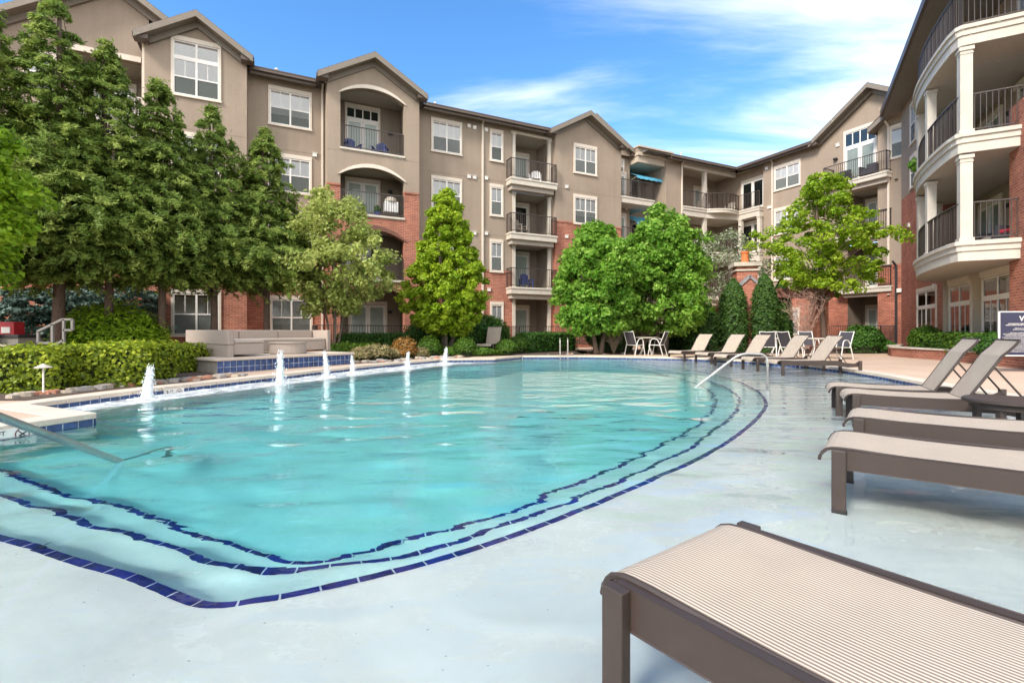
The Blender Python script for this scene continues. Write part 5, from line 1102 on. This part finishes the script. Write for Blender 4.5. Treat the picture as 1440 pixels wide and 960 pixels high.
# ------------------------------------------------------------------ loungers
M['sling'] = sling('striped_sling', (0.23, 0.165, 0.118), (0.585, 0.495, 0.39), 2 * math.pi / 0.0135, 1)
LEN, WID = 1.95, .68
def make_lounger(ang, label, loc_, L_, hinge=1.18, blen=.74, zl=LEDGE, length=LEN, group='sling chaise loungers standing on the tanning ledge'):
    root = empty('chaise_lounger', (*loc_, zl), math.atan2(L_[1], L_[0]), label=label, cat='lounger', group=group)
    hw = WID / 2; zt = .45
    for s in (-1, 1):
        y0, y1 = (s * hw - .02, s * hw + .02)
        mb = MB(); mb.v = []; top = [(0.02, zt - .006), (length - .55, zt - .006), (length - .3, zt - .075), (length - .12, zt - .075), (length - .02, zt - .02)]; bot = [(length - .02, zt - .15), (length - .3, zt - .165), (length - .6, zt - .125), (0.02, zt - .125)]
        pl = top + bot; n = len(pl); mb.v = [(p[0], y0, p[1]) for p in pl] + [(p[0], y1, p[1]) for p in pl]; mb.f = [(k, (k + 1) % n, n + (k + 1) % n, n + k) for k in range(n)]
        for t in tessellate_polygon([[Vector((p[0], p[1], 0)) for p in pl]]): mb.f += [tuple(t), tuple(n + k for k in t)[::-1]]
        mb.build('side_rail', M['brownframe'], root, bevel=.004)
        for xx in (.01, length - .06):
            lg = MB(); lg.box(xx, xx + .075, min(s * (hw + .02), s * (hw + .06)), max(s * (hw + .02), s * (hw + .06)), .05, zt - .004)
            lo = lg.build('leg', M['brownframe'], root, bevel=.004)
            ft = MB(); yy = sorted((s * (hw + .017), s * (hw + .058))); ft.box(xx - .003, xx + .078, yy[0], yy[1], 0.0, .05); ft.build('foot_cap', M['black'], lo)
    cb = MB(); cb.box(.06, .10, -hw + .02, hw - .02, zt - .11, zt - .04); cb.box(length - .14, length - .1, -hw + .02, hw - .02, zt - .14, zt - .08); cb.build('cross_bar', M['brownframe'], root)
    prof = [(-.062, zt - .085), (-.058, zt - .06), (-.045, zt - .035), (-.022, zt - .012), (.01, zt - .001), (.05, zt + .002), (.12, zt + .002)] + [(.12 + k * (hinge - .12) / 6, zt + .002 - .014 * math.sin(math.pi * k / 6)) for k in range(1, 7)]
    w2 = hw - .032
    def sheet(pr, name, mat, par, wd, th=.006):
        mb = MB(); n = len(pr)
        for yy in (-wd, wd): mb.v += [(p[0], yy, p[1]) for p in pr]
        for yy in (-wd, wd): mb.v += [(p[0] + .002, yy, p[1] - th) for p in pr]
        for k in range(n - 1): mb.f += [(k, k + 1, n + k + 1, n + k), (2 * n + k, 3 * n + k, 3 * n + k + 1, 2 * n + k + 1), (k, 2 * n + k, 2 * n + k + 1, k + 1), (n + k, n + k + 1, 3 * n + k + 1, 3 * n + k)]
        mb.f += [(0, n, 3 * n, 2 * n), (n - 1, 3 * n - 1, 4 * n - 1, 2 * n - 1)]
        return mb.build(name, mat, par)
    sl = sheet(prof, 'seat_sling', M['sling'], root, w2)
    pp = MB()
    for s in (-1, 1): pp.tube([(p[0], s * (w2 + .006), p[1] - .006) for p in prof], .011, 6)
    pp2 = MB()
    for s in (-1, 1):
        MB().tube([(p[0], s * (w2 + .006), p[1] - .006) for p in prof], .011, 6).build('sling_edge', M['brownframe'], sl)
    # back
    a = R(ang); c, sn = math.cos(a), math.sin(a); bp = [(hinge + .02 + c * blen * t + (.05 * sn * math.sin(math.pi * .5 * max(0, t - .75) * 4) if ang > 20 else 0), zt + sn * blen * t - .010 * math.sin(math.pi * t)) for t in (0, .15, .3, .45, .6, .75, .85, .93, 1.0)]
    bk_ = sheet(bp, 'back_sling', M['sling'], root, w2)
    for s in (-1, 1): MB().tube([(p[0] + .004, s * (w2 + .008), p[1] - .006) for p in bp], .013, 6).build('back_frame', M['brownframe'], bk_)
    MB().tube([(bp[-1][0], -w2, bp[-1][1] - .004), (bp[-1][0], w2, bp[-1][1] - .004)], .011, 6).build('back_frame', M['brownframe'], bk_)
    if ang > 20:
        for s in (-1, 1):
            m_ = bp[4]; MB().tube([(m_[0], s * (w2 - .02), m_[1] - .01), (min(length - .12, m_[0] + .32), s * (w2 - .02), zt - .09)], .010, 6).build('back_strut', M['brownframe'], bk_)
    return root
def foot(u, v, z, Lv, Y=None):      # foot-end centre from the near foot corner
    y = (HC - z) * F / (v - HZ); x = WX(u, y); n = Vector((-Lv[1], Lv[0])); return (x + n.x * (WID / 2 + .03), y + n.y * (WID / 2 + .03))
def nrm(x, y): l = math.hypot(x, y); return (x / l, y / l)
L1 = nrm(.60, -.79); L2 = nrm(.79, -.61)
ZT = LEDGE + .45
make_lounger(0, 'closest lounger with sharp striped sling filling the bottom right corner', foot(852, 812, ZT, L1), L1)
make_lounger(0, 'second closest lounger, lying flat, its foot legs standing clear in the water', foot(1167, 630, ZT, L2), L2)
make_lounger(0, 'flat lounger between the raised one and the second closest one', foot(1198, 587, ZT, L2), L2, length=1.7)
L4 = nrm(.87, -.49)
make_lounger(60, 'right lounger with raised back, next to the round side table', foot(1197, 554, ZT, L4), L4, hinge=1.0, length=1.85)
make_lounger(60, 'lounger with raised back just behind the one by the side table', foot(1174, 543.5, ZT, L4), L4, hinge=1.0, length=1.85)
for u, v, Lv, lab in ((1098, 516.5, (1, -.02), 'rightmost and nearest of the five loungers in the far group'), (1063, 510.5, (1, .06), 'fourth from the left of the five loungers in the far group'), (1026, 506, (.96, .24), 'middle lounger of the far group, seen left of the steel handrail top'), (999, 501.5, (.93, .34), 'second from the left of the five loungers in the far group'), (961, 498.5, (.88, .44), 'leftmost of the five loungers in the far group, nearest the arborvitae')):
    Y_ = {1098: 12.1, 1063: 13.4, 1026: 15.0, 999: 16.4, 961: 17.7}[u]; Lv = nrm(*Lv); n = Vector((-Lv[1], Lv[0])); x_ = WX(u, Y_)
    make_lounger(56, lab, (x_ + n.x * .37, Y_ + n.y * .37), Lv, hinge=1.08)
make_lounger(72, 'single lounger with upright back standing on the far deck beside the boxwoods', (WX(681, 19.8), 19.8), nrm(.30, .95), zl=DZ, group='lounger on the far deck', hinge=1.0, length=1.75)
# round side table
tx, ty = 4.80, 4.72
t = empty('side_table', (tx, ty, LEDGE), label='round dark brown slatted side table beside the raised lounger', cat='table')
MB().lathe([(.34, .49), (.355, .50), (.355, .52), (.34, .53), (0, .532)], n=32).build('tabletop', M['brownframe'], t); MB().lathe([(.29, .44), (.30, .44), (.30, .488), (.29, .488)], n=28).build('apron', M['brownframe'], t)
for k in range(4):
    a = k * math.pi / 2 + .5; MB().box(math.cos(a) * .25 - .025, math.cos(a) * .25 + .025, math.sin(a) * .25 - .025, math.sin(a) * .25 + .025, 0, .45).build('leg', M['brownframe'], t)

# ------------------------------------------------------------------ patio tables and chairs
def make_patio_chair():
    root = empty('patio_chair', (0, 0, 0)); r = .016
    for s in (-1, 1):
        y = s * .27
        MB().tube([(.28, y, 0), (.20, y, .42), (.17, y, .58), (.12, y, .645), (.02, y, .66), (-.08, y, .64), (-.15, y, .55), (-.20, y, .42), (-.32, y, .0)], r, 6).build('arm_leg_tube', M['whiteframe'], root)
        MB().tube([(.22, y * .9, .41), (-.18, y * .9, .40), (-.30, y * .9, .70), (-.40, y * .9, .96)], r, 6).build('side_tube', M['whiteframe'], root)
    MB().tube([(-.40, -.24, .95), (-.42, 0, .93), (-.40, .24, .95)], r * .8, 6).build('top_bar', M['whiteframe'], root); MB().tube([(-.18, -.24, .40), (-.18, .24, .40)], r * .8, 6).build('seat_bar', M['whiteframe'], root)
    sl = MB(); sl.quad((.22, -.22, .42), (-.17, -.22, .40), (-.17, .22, .40), (.22, .22, .42)); sl.quad((.22, .22, .412), (-.17, .22, .392), (-.17, -.22, .392), (.22, -.22, .412)); sl.build('seat_sling', M['darksling'], root)
    sl = MB(); sl.quad((-.185, -.22, .43), (-.39, -.22, .93), (-.39, .22, .93), (-.185, .22, .43)); sl.quad((-.195, .22, .43), (-.40, .22, .93), (-.40, -.22, .93), (-.195, -.22, .43)); sl.build('back_sling', M['darksling'], root)
    return root
proto = None
PG = 'white framed patio chairs with dark slings'
def patio_chair(u, Y, rz, label):
    global proto
    if proto is None: proto = make_patio_chair(); c = proto
    else: c = copy_tree(proto)
    c.location = (WX(u, Y), Y, DZ); c.rotation_euler.z = R(rz); return tag(c, label, 'chair', PG)
patio_chair(893, 19.9, 35, 'white framed dark sling chair left of the small table under the fresh green trees')
patio_chair(924, 19.9, 145, 'white framed dark sling chair right of the small table under the fresh green trees')
patio_chair(1080, 17.6, 60, 'white patio chair mostly hidden behind the middle loungers'); patio_chair(1112, 17.2, 20, 'white patio chair with dark back showing between the far loungers')
patio_chair(1138, 18.6, -100, 'grey backed patio chair standing in front of the bare pink shrub'); patio_chair(1180, 17.0, 200, 'patio chair showing behind the rightmost far lounger')
def patio_table(u, Y, lab):
    t = empty('patio_table', (WX(u, Y), Y, DZ), label=lab, cat='table', group='round white patio tables')
    MB().lathe([(.44, .68), (.46, .69), (.46, .71), (.44, .72), (0, .722)], n=24).build('tabletop', M['stone'], t)
    for k in range(4): a = k * math.pi / 2 + .4; MB().tube([(math.cos(a) * .2, math.sin(a) * .2, .68), (math.cos(a) * .16, math.sin(a) * .16, .35), (math.cos(a) * .34, math.sin(a) * .34, 0)], .014, 6).build('leg', M['whiteframe'], t)
patio_table(909, 20.2, 'small round patio table between the two chairs left of the loungers'); patio_table(1093, 18.2, 'round patio table behind the far loungers near the chimney'); patio_table(1150, 17.8, 'round patio table in front of the brick pergola post')

# ------------------------------------------------------------------ handrails, ladder, fountains, markers, light, sign
def rounded(pts, r=.12, n=5):
    out = [Vector(pts[0])]
    for a, b, c in zip(pts[:-2], pts[1:-1], pts[2:]):
        a, b, c = Vector(a), Vector(b), Vector(c); p = b + (a - b).normalized() * min(r, (a - b).length * .45); q = b + (c - b).normalized() * min(r, (c - b).length * .45)
        for k in range(n + 1): t = k / n; out.append(p.lerp(b, t).lerp(b.lerp(q, t), t))
    out.append(Vector(pts[-1])); return out
h1 = MB().tube(rounded([(4.82, 9.26, LEDGE), (4.82, 9.26, .66), (4.35, 9.35, .67), (3.60, 9.60, 0.0), (3.0, 9.8, -.52), (3.0, 9.8, -.7)], .16), .024, 12)
tag(h1.build('pool_handrail', M['steel'], smooth=True), 'curved steel handrail rising from the right side pool steps before the far loungers', 'handrail')
h2 = MB().tube(rounded([(-2.25, .5, 1.05), (-2.60, 1.78, 1.06), (-3.33, 4.19, -.02), (-3.60, 5.15, -.50), (-3.60, 5.15, -.97)], .2), .0245, 14)
tag(h2.build('pool_handrail', M['steel'], smooth=True), 'thick steel handrail sloping into the water at the left edge', 'handrail')
ld = empty('pool_ladder', (WX(793, 19.2), 19.2, 0), R(-4), label='small steel pool ladder at the far edge of the pool', cat='ladder')
for s in (-1, 1):
    MB().tube(rounded([(s * .25 * .6, .35, .12), (s * .25 * .6, .30, .80), (s * .25 * .6, -.05, .82), (s * .25 * .6, -.22, .0), (s * .25 * .6, -.24, -.8)], .2), .020, 8).build('side_rail', M['steel'], ld, smooth=True)
for z in (-.2, -.5): MB().box(-.15, .15, -.28, -.18, z, z + .03).build('rung', M['steel'], ld)
m, nt_, b = new_mat('foaming_water'); b.inputs['Base Color'].default_value = (.86, .90, .92, 1); b.inputs['Roughness'].default_value = .35; b.inputs['Subsurface Weight'].default_value = .25; b.inputs['Subsurface Radius'].default_value = (.05, .06, .07)
M['foam'] = m
def fountain(u, v, h, r, lab):
    x, y = WP(u, v, 0); mb = MB(); lean = random.uniform(-.12, .12)
    for q in range(7):                      # several ragged strands of aerated water
        a = random.uniform(0, 6.28); ox, oy = math.cos(a) * r * .38, math.sin(a) * r * .38; hh = h * random.uniform(.55, 1.0) if q else h; n = 9; rr0 = r * random.uniform(.45, .75)
        pts = [(ox * (1 - t * .7) + lean * h * t * t + random.uniform(-.12, .12) * r, oy * (1 - t * .7) + random.uniform(-.12, .12) * r, hh * t - .01) for t in [k / n for k in range(n + 1)]]
        mb.tube(pts, [rr0 * ((1 - k / n) ** .6 * .85 + .12) * random.uniform(.7, 1.25) for k in range(n + 1)], 7)
    for k in range(int(420)):
        a = random.uniform(0, 6.28); t = random.random(); d = r * (.35 + 1.5 * random.random() ** 2 * (1.1 - t)); z = h * t * random.uniform(.8, 1.1); s = random.uniform(.003, .012)
        i = len(mb.v); px, py = math.cos(a) * d + lean * h * t * t, math.sin(a) * d; mb.v += [(px + s, py, z), (px - s, py, z), (px, py + s, z), (px, py - s, z), (px, py, z + s * 1.6), (px, py, z - s * 1.6)]
        mb.f += [(i + a_, i + b_, i + c_) for a_, b_, c_ in ((0, 2, 4), (2, 1, 4), (1, 3, 4), (3, 0, 4), (2, 0, 5), (1, 2, 5), (3, 1, 5), (0, 3, 5))]
    for k in range(60):                     # froth collar on the water
        a = random.uniform(0, 6.28); d = r * random.uniform(.8, 2.6); s = random.uniform(.008, .03); mb.lathe([(s, 0), (s * .7, s * .35), (0.001, s * .45)], (math.cos(a) * d, math.sin(a) * d, .001), 6)
    tag(mb.build('fountain_jet', M['foam'], smooth=True, loc=(x, y, 0)), lab, 'fountain', 'bubbling jets on the fountain shelf')
# froth spread over the shelf
m, nt, b = new_mat('surface_froth'); out = nt.nodes['Material Output']; b.inputs['Base Color'].default_value = (.88, .92, .93, 1); b.inputs['Roughness'].default_value = .6
tc_ = nd(nt, 'ShaderNodeTexCoord'); n_a = nd(nt, 'ShaderNodeTexNoise', {0: tc_.outputs['Object'], 'Scale': 3.2, 'Detail': 9, 'Roughness': .75, 'Distortion': .8}); r_a = nd(nt, 'ShaderNodeMapRange', {0: n_a.outputs[0], 1: .42, 2: .60, 3: .12, 4: .85})
t_a = nd(nt, 'ShaderNodeBsdfTransparent'); m_a = nd(nt, 'ShaderNodeMixShader', {0: r_a.outputs[0], 1: t_a.outputs[0], 2: b.outputs[0]}); nt.links.new(m_a.outputs[0], out.inputs[0])
fs = MB(); fa = smooth_line([(-5.85, 6.62), (-5.60, 7.6), (-4.78, 9.6), (-4.0, 11.5), (-3.15, 13.3), (-1.95, 15.8), (-1.2, 16.7)], 6); fb = smooth_line([(-6.40, 6.62), (-6.28, 7.5), (-6.05, 8.5), (-5.53, 10.0), (-5.10, 11.2), (-4.83, 12.2), (-3.81, 14.6), (-2.48, 17.1)], 6)
rj = random.Random(3); fa = [(p[0] + rj.uniform(-.05, .05), p[1] + rj.uniform(-.03, .03)) for p in fa]
fs.sheet([fa + fb[::-1]], .006); tag(fs.build('water_foam', m), kind='stuff')
fountain(207, 560, .52, .095, 'bubbling fountain jet before the golden hedge, leftmost of the row'); fountain(394, 541, .68, .105, 'tallest fountain jet in front of the tiled terrace'); fountain(460, 530, .60, .075, 'fountain jet just right of the tallest one'); fountain(496, 523, .42, .06, 'smallest fountain jet near the end of the tiled terrace'); fountain(573, 517, .44, .075, 'fountain jet in front of the orange shrub'); fountain(626, 511, .52, .085, 'last fountain jet below the upright tree trunk')
def text_mesh(s, size):
    cu = bpy.data.curves.new('t', 'FONT'); cu.body = s; cu.size = size; cu.extrude = .001; cu.offset = size * .012; o = bpy.data.objects.new('t', cu); COL.objects.link(o)
    dg = bpy.context.evaluated_depsgraph_get(); me = bpy.data.meshes.new_from_object(o.evaluated_get(dg)); bpy.data.objects.remove(o); return me
def marker(a, b, t0, lab, sc_=1.0):
    a = Vector(a); b = Vector(b); d = (b - a).normalized(); n = Vector((d.y, -d.x)); p = a + (b - a) * t0 + n * .0
    root = empty('depth_marker', (p.x, p.y, .0), math.atan2(d.y, d.x), label=lab, cat='sign', group='pool depth marker tiles'); root.rotation_euler.z = math.atan2(-d.y, -d.x) if False else math.atan2(d.y, d.x)
    root.scale = (sc_, sc_, sc_)
    MB().box(0, .50, -.012, .02, -.06, .10).build('white_tile', M['white'], root)
    for s, x, z, sz in (('3', .03, -.035, .16), ('FT', .145, .03, .07)):
        me = text_mesh(s, sz); me.materials.clear(); me.materials.append(M['black']); o = bpy.data.objects.new('lettering', me); COL.objects.link(o); o.parent = root; o.location = (x, -.015, z); o.rotation_euler = (R(90), 0, 0)
    mb = MB(); K = 24; c = (.37, .022)
    for k in range(K):
        t0_, t1_ = 2 * math.pi * k / K, 2 * math.pi * (k + 1) / K
        mb.quad(*[(c[0] + r_ * math.cos(t_), -.015, c[1] + r_ * math.sin(t_)) for r_, t_ in ((.058, t0_), (.058, t1_), (.070, t1_), (.070, t0_))])
    mb.build('prohibition_ring', M['red_ring'], root)
    mb = MB(); mb.obox((c[0] - .042, -.0155, c[1] + .042), (c[0] + .042, -.0155, c[1] - .042), .002, .010, (1, 0, 1)); mb.obox((c[0] - .03, -.0165, c[1] - .02), (c[0] + .035, -.0165, c[1] + .018), .002, .016, (1, 0, -1)); mb.build('diver_symbol', M['black'], root)
M['red_ring'] = plain('dark_red_ring', (.16, .02, .02), .5, .1)
marker((-5.23, 5.0), (-4.93, 5.83), -.17, 'white depth tile with a no diving ring on the near platform edge', .9); marker((-6.06, 8.5), (-5.55, 10.0), .02, 'white depth tile with a no diving ring in the tile band near the leftmost jet', .72)
pl = empty('path_light', (WX(61, 7.55), 7.55, DZ), label='small mushroom shaped path light in front of the golden hedge', cat='light')
MB().tube([(0, 0, 0), (0, 0, .42)], .012, 8).build('stem', M['white'], pl); MB().lathe([(.11, .41), (.115, .418), (.05, .45), (.012, .475), (0, .478)], n=20).build('shade', M['stone'], pl)
# rules sign
sg = empty('rules_sign', (WX(1405, 11.6), 11.6, .50), R(-4), label='navy sign board with white border and small white writing on the brick planter', cat='sign')
MB().box(0, 1.0, 0, .03, 0.0, 1.06).build('border', M['white'], sg); MB().box(.025, .975, -.006, 0, .03, 1.035).build('panel', M['navy'], sg)
for s, x, z, sz in (('V', .50, .83, .17), ('r', .60, .83, .15)):
    me = text_mesh(s, sz); me.materials.clear(); me.materials.append(M['white']); o = bpy.data.objects.new('logo', me); COL.objects.link(o); o.parent = sg; o.location = (x - .06, -.009, z); o.rotation_euler = (R(90), 0, 0)
rs = random.Random(4)
rows = [(.76, .3, .018), (.725, .36, .018), (.65, .16, .016), (.62, .2, .016), (.55, .26, .012), (.525, .42, .010), (.50, .40, .010), (.47, .36, .010)] + [(.44 - .028 * k, .43 - .03 * (k % 3), .010) for k in range(13)]
for z, hw_, hh in rows:
    x = .5 - hw_
    mb = MB()
    while x < .5 + hw_:
        wd = rs.uniform(.012, .05); wd = min(wd, .5 + hw_ - x + .01)
        q = x
        while q < x + wd: mb.box(q, q + .006, -.0085, -.0062, z + (0 if rs.random() > .2 else -hh * .2), z + hh * rs.choice((.7, 1.0))); q += .0095
        x += wd + .012
    mb.build('text_line', M['white'], sg)

# ------------------------------------------------------------------ things on the balconies
def ad_chair(name, mat, label, P, rz, group=None, cat='chair'):
    root = empty(name, P, rz, label=label, cat=cat, group=group)
    for k in range(5): MB().box(-.26 + k * .105, -.26 + k * .105 + .09, .22 + 0, .25, .30, .85 + (.06 if k in (1, 2, 3) else 0)).build('back_slat', M[mat], root)
    MB().box(-.27, .27, -.28, .24, .32, .36).build('seat', M[mat], root)
    for s in (-1, 1): MB().box(s * .32 - .05, s * .32 + .05, -.32, .26, .55, .58).build('arm', M[mat], root); MB().box(s * .31 - .025, s * .31 + .025, -.28, -.22, 0, .55).build('leg', M[mat], root); MB().box(s * .31 - .025, s * .31 + .025, .18, .24, 0, .55).build('leg', M[mat], root)
    return root
def onA(x, y, z): return (*FA.W(x, y), z)
def onC(x, y, z): return (*FC.W(x, y), z)
def onD(x, y, z): return (*FD.W(x, y), z)
ad_chair('balcony_chair', 'blue_chair', 'left dark blue slatted chair on the top arched balcony', onA(-7.6, .1, Z4 + .03), FA.a + .3, 'blue chairs on the top arched balcony'); ad_chair('balcony_chair', 'blue_chair', 'right dark blue slatted chair on the top arched balcony', onA(-6.3, .0, Z4 + .03), FA.a - .5, 'blue chairs on the top arched balcony')
ad_chair('rocking_chair', 'white_plastic', 'grey white rocking chair on the top square balcony', onA(2.6, .3, Z4), FA.a - .6); ad_chair('balcony_chair', 'concrete', 'grey slatted chair on the third floor square balcony', onA(1.6, .2, Z3), FA.a + .6); ad_chair('balcony_chair', 'blue_chair', 'bright blue chair on the second floor square balcony', onA(2.1, .5, Z2), FA.a)
ad_chair('balcony_chair', 'trim_grey', 'left pale chair on the top corner balcony', onA(16.4, .7, Z4), FA.a); ad_chair('balcony_chair', 'trim_grey', 'right pale chair on the top corner balcony facing the slider', onC(-.2, -.1, Z4), FC.a + .4)
gr = empty('gas_grill', onA(-5.85, -.35, Z3 + .05), FA.a, label='white gas grill on the third floor arched balcony', cat='grill'); MB().box(-.32, .32, -.2, .25, .35, .85).build('cart', M['white_plastic'], gr); MB().lathe([(.30, 0), (.29, .12), (.2, .22), (0, .26)], (0, .02, .86), 14).build('lid', M['stone'], gr)
def plant_pot(P, lab, pot='orange', mat='box', r=.14, h=.28, s=.22):
    root = empty('potted_plant', P, label=lab, cat='plant'); MB().lathe([(r * .7, 0), (r, h), (r * 1.08, h), (r * 1.08, h + .03), (r * .9, h + .03)], n=14).build('pot', M[pot], root)
    n = 260; d = RNG.normal(size=(n, 3)); d /= np.linalg.norm(d, axis=1, keepdims=True); Pn = d * s * RNG.uniform(.3, 1, (n, 1)) + np.array([0, 0, h + s * .8]); leaf_obj('foliage', mat, Pn, d + np.array([0, 0, .5]), .05 * RNG.uniform(.6, 1.3, n), RNG.uniform(0, 1, n), root, 2.0)
plant_pot(onA(-7.9, -.4, Z3 + .05), 'potted plant at the left end of the third floor arched balcony'); plant_pot(onA(-7.2, -.4, Z3 + .05), 'black potted plant on the third floor arched balcony', 'black')
plant_pot(onC(.2, -.0, Z3), 'terracotta pot on the corner balcony, third floor'); plant_pot(onA(-6.5, -.4, Z3 + .05), 'dark pot beside the white grill on the arched balcony', 'blue_chair', 'hedge')
hb = empty('hanging_basket', (*FD.W(6.05, -.9), Z3 + 1.0), label='hanging green basket plant at the far end of the curved porch', cat='plant'); MB().lathe([(.05, 0), (.17, .08), (.19, .16), (.17, .16)], n=12).build('pot', M['black'], hb)
n = 500; d = RNG.normal(size=(n, 3)); d /= np.linalg.norm(d, axis=1, keepdims=True); leaf_obj('foliage', 'bright', d * np.array([.32, .32, .34]) * RNG.uniform(.3, 1, (n, 1)) + np.array([0, 0, .18]), d, .07 * RNG.uniform(.6, 1.3, n), RNG.uniform(0, 1, n), hb, 2.4)
def lounge(P, rz, mat, cush, lab):
    root = empty('porch_chair', P, rz, label=lab, cat='chair'); MB().box(-.36, .36, -.35, .35, .12, .34).build('seat_base', M['darksling'], root); MB().box(-.33, .33, -.33, .28, .34, .45).build('seat_cushion', M[cush], root, bevel=.03); MB().box(-.36, .36, .28, .40, .12, .82).build('backrest', M['darksling'], root); MB().box(-.30, .30, .16, .29, .44, .80).build('back_cushion', M[cush], root, bevel=.04)
    for s in (-1, 1): MB().box(s * .37 - .05, s * .37 + .05, -.36, .38, .1, .60).build('arm', M['darksling'], root)
zf = Z3 + .12; zs = Z2 + .1
lounge(onD(12.0, .35, zf), FD.a + 1.9, 'darksling', 'green_cloth', 'porch chair with lime green cushions on the upper curved porch'); lounge(onD(10.8, .3, zf), FD.a + .2, 'darksling', 'teal_cloth', 'porch chair with teal cushions on the upper curved porch')
lounge(onD(11.6, .2, zs), FD.a + .4, 'darksling', 'red_cloth', 'porch chair with red cushions on the lower curved porch'); lounge(onD(10.2, .2, zs), FD.a + .1, 'darksling', 'straw_c' if 'straw_c' in M else 'trim', 'porch chair with pale cushions on the lower curved porch')
lounge(onC(9.2, -.5, Z4), FC.a, 'darksling', 'darksling', 'dark lounge chair on the top balcony of the right rear facade'); lounge(onC(7.6, -.5, Z4), FC.a, 'darksling', 'darksling', 'low dark seat at the left end of the top rear balcony')
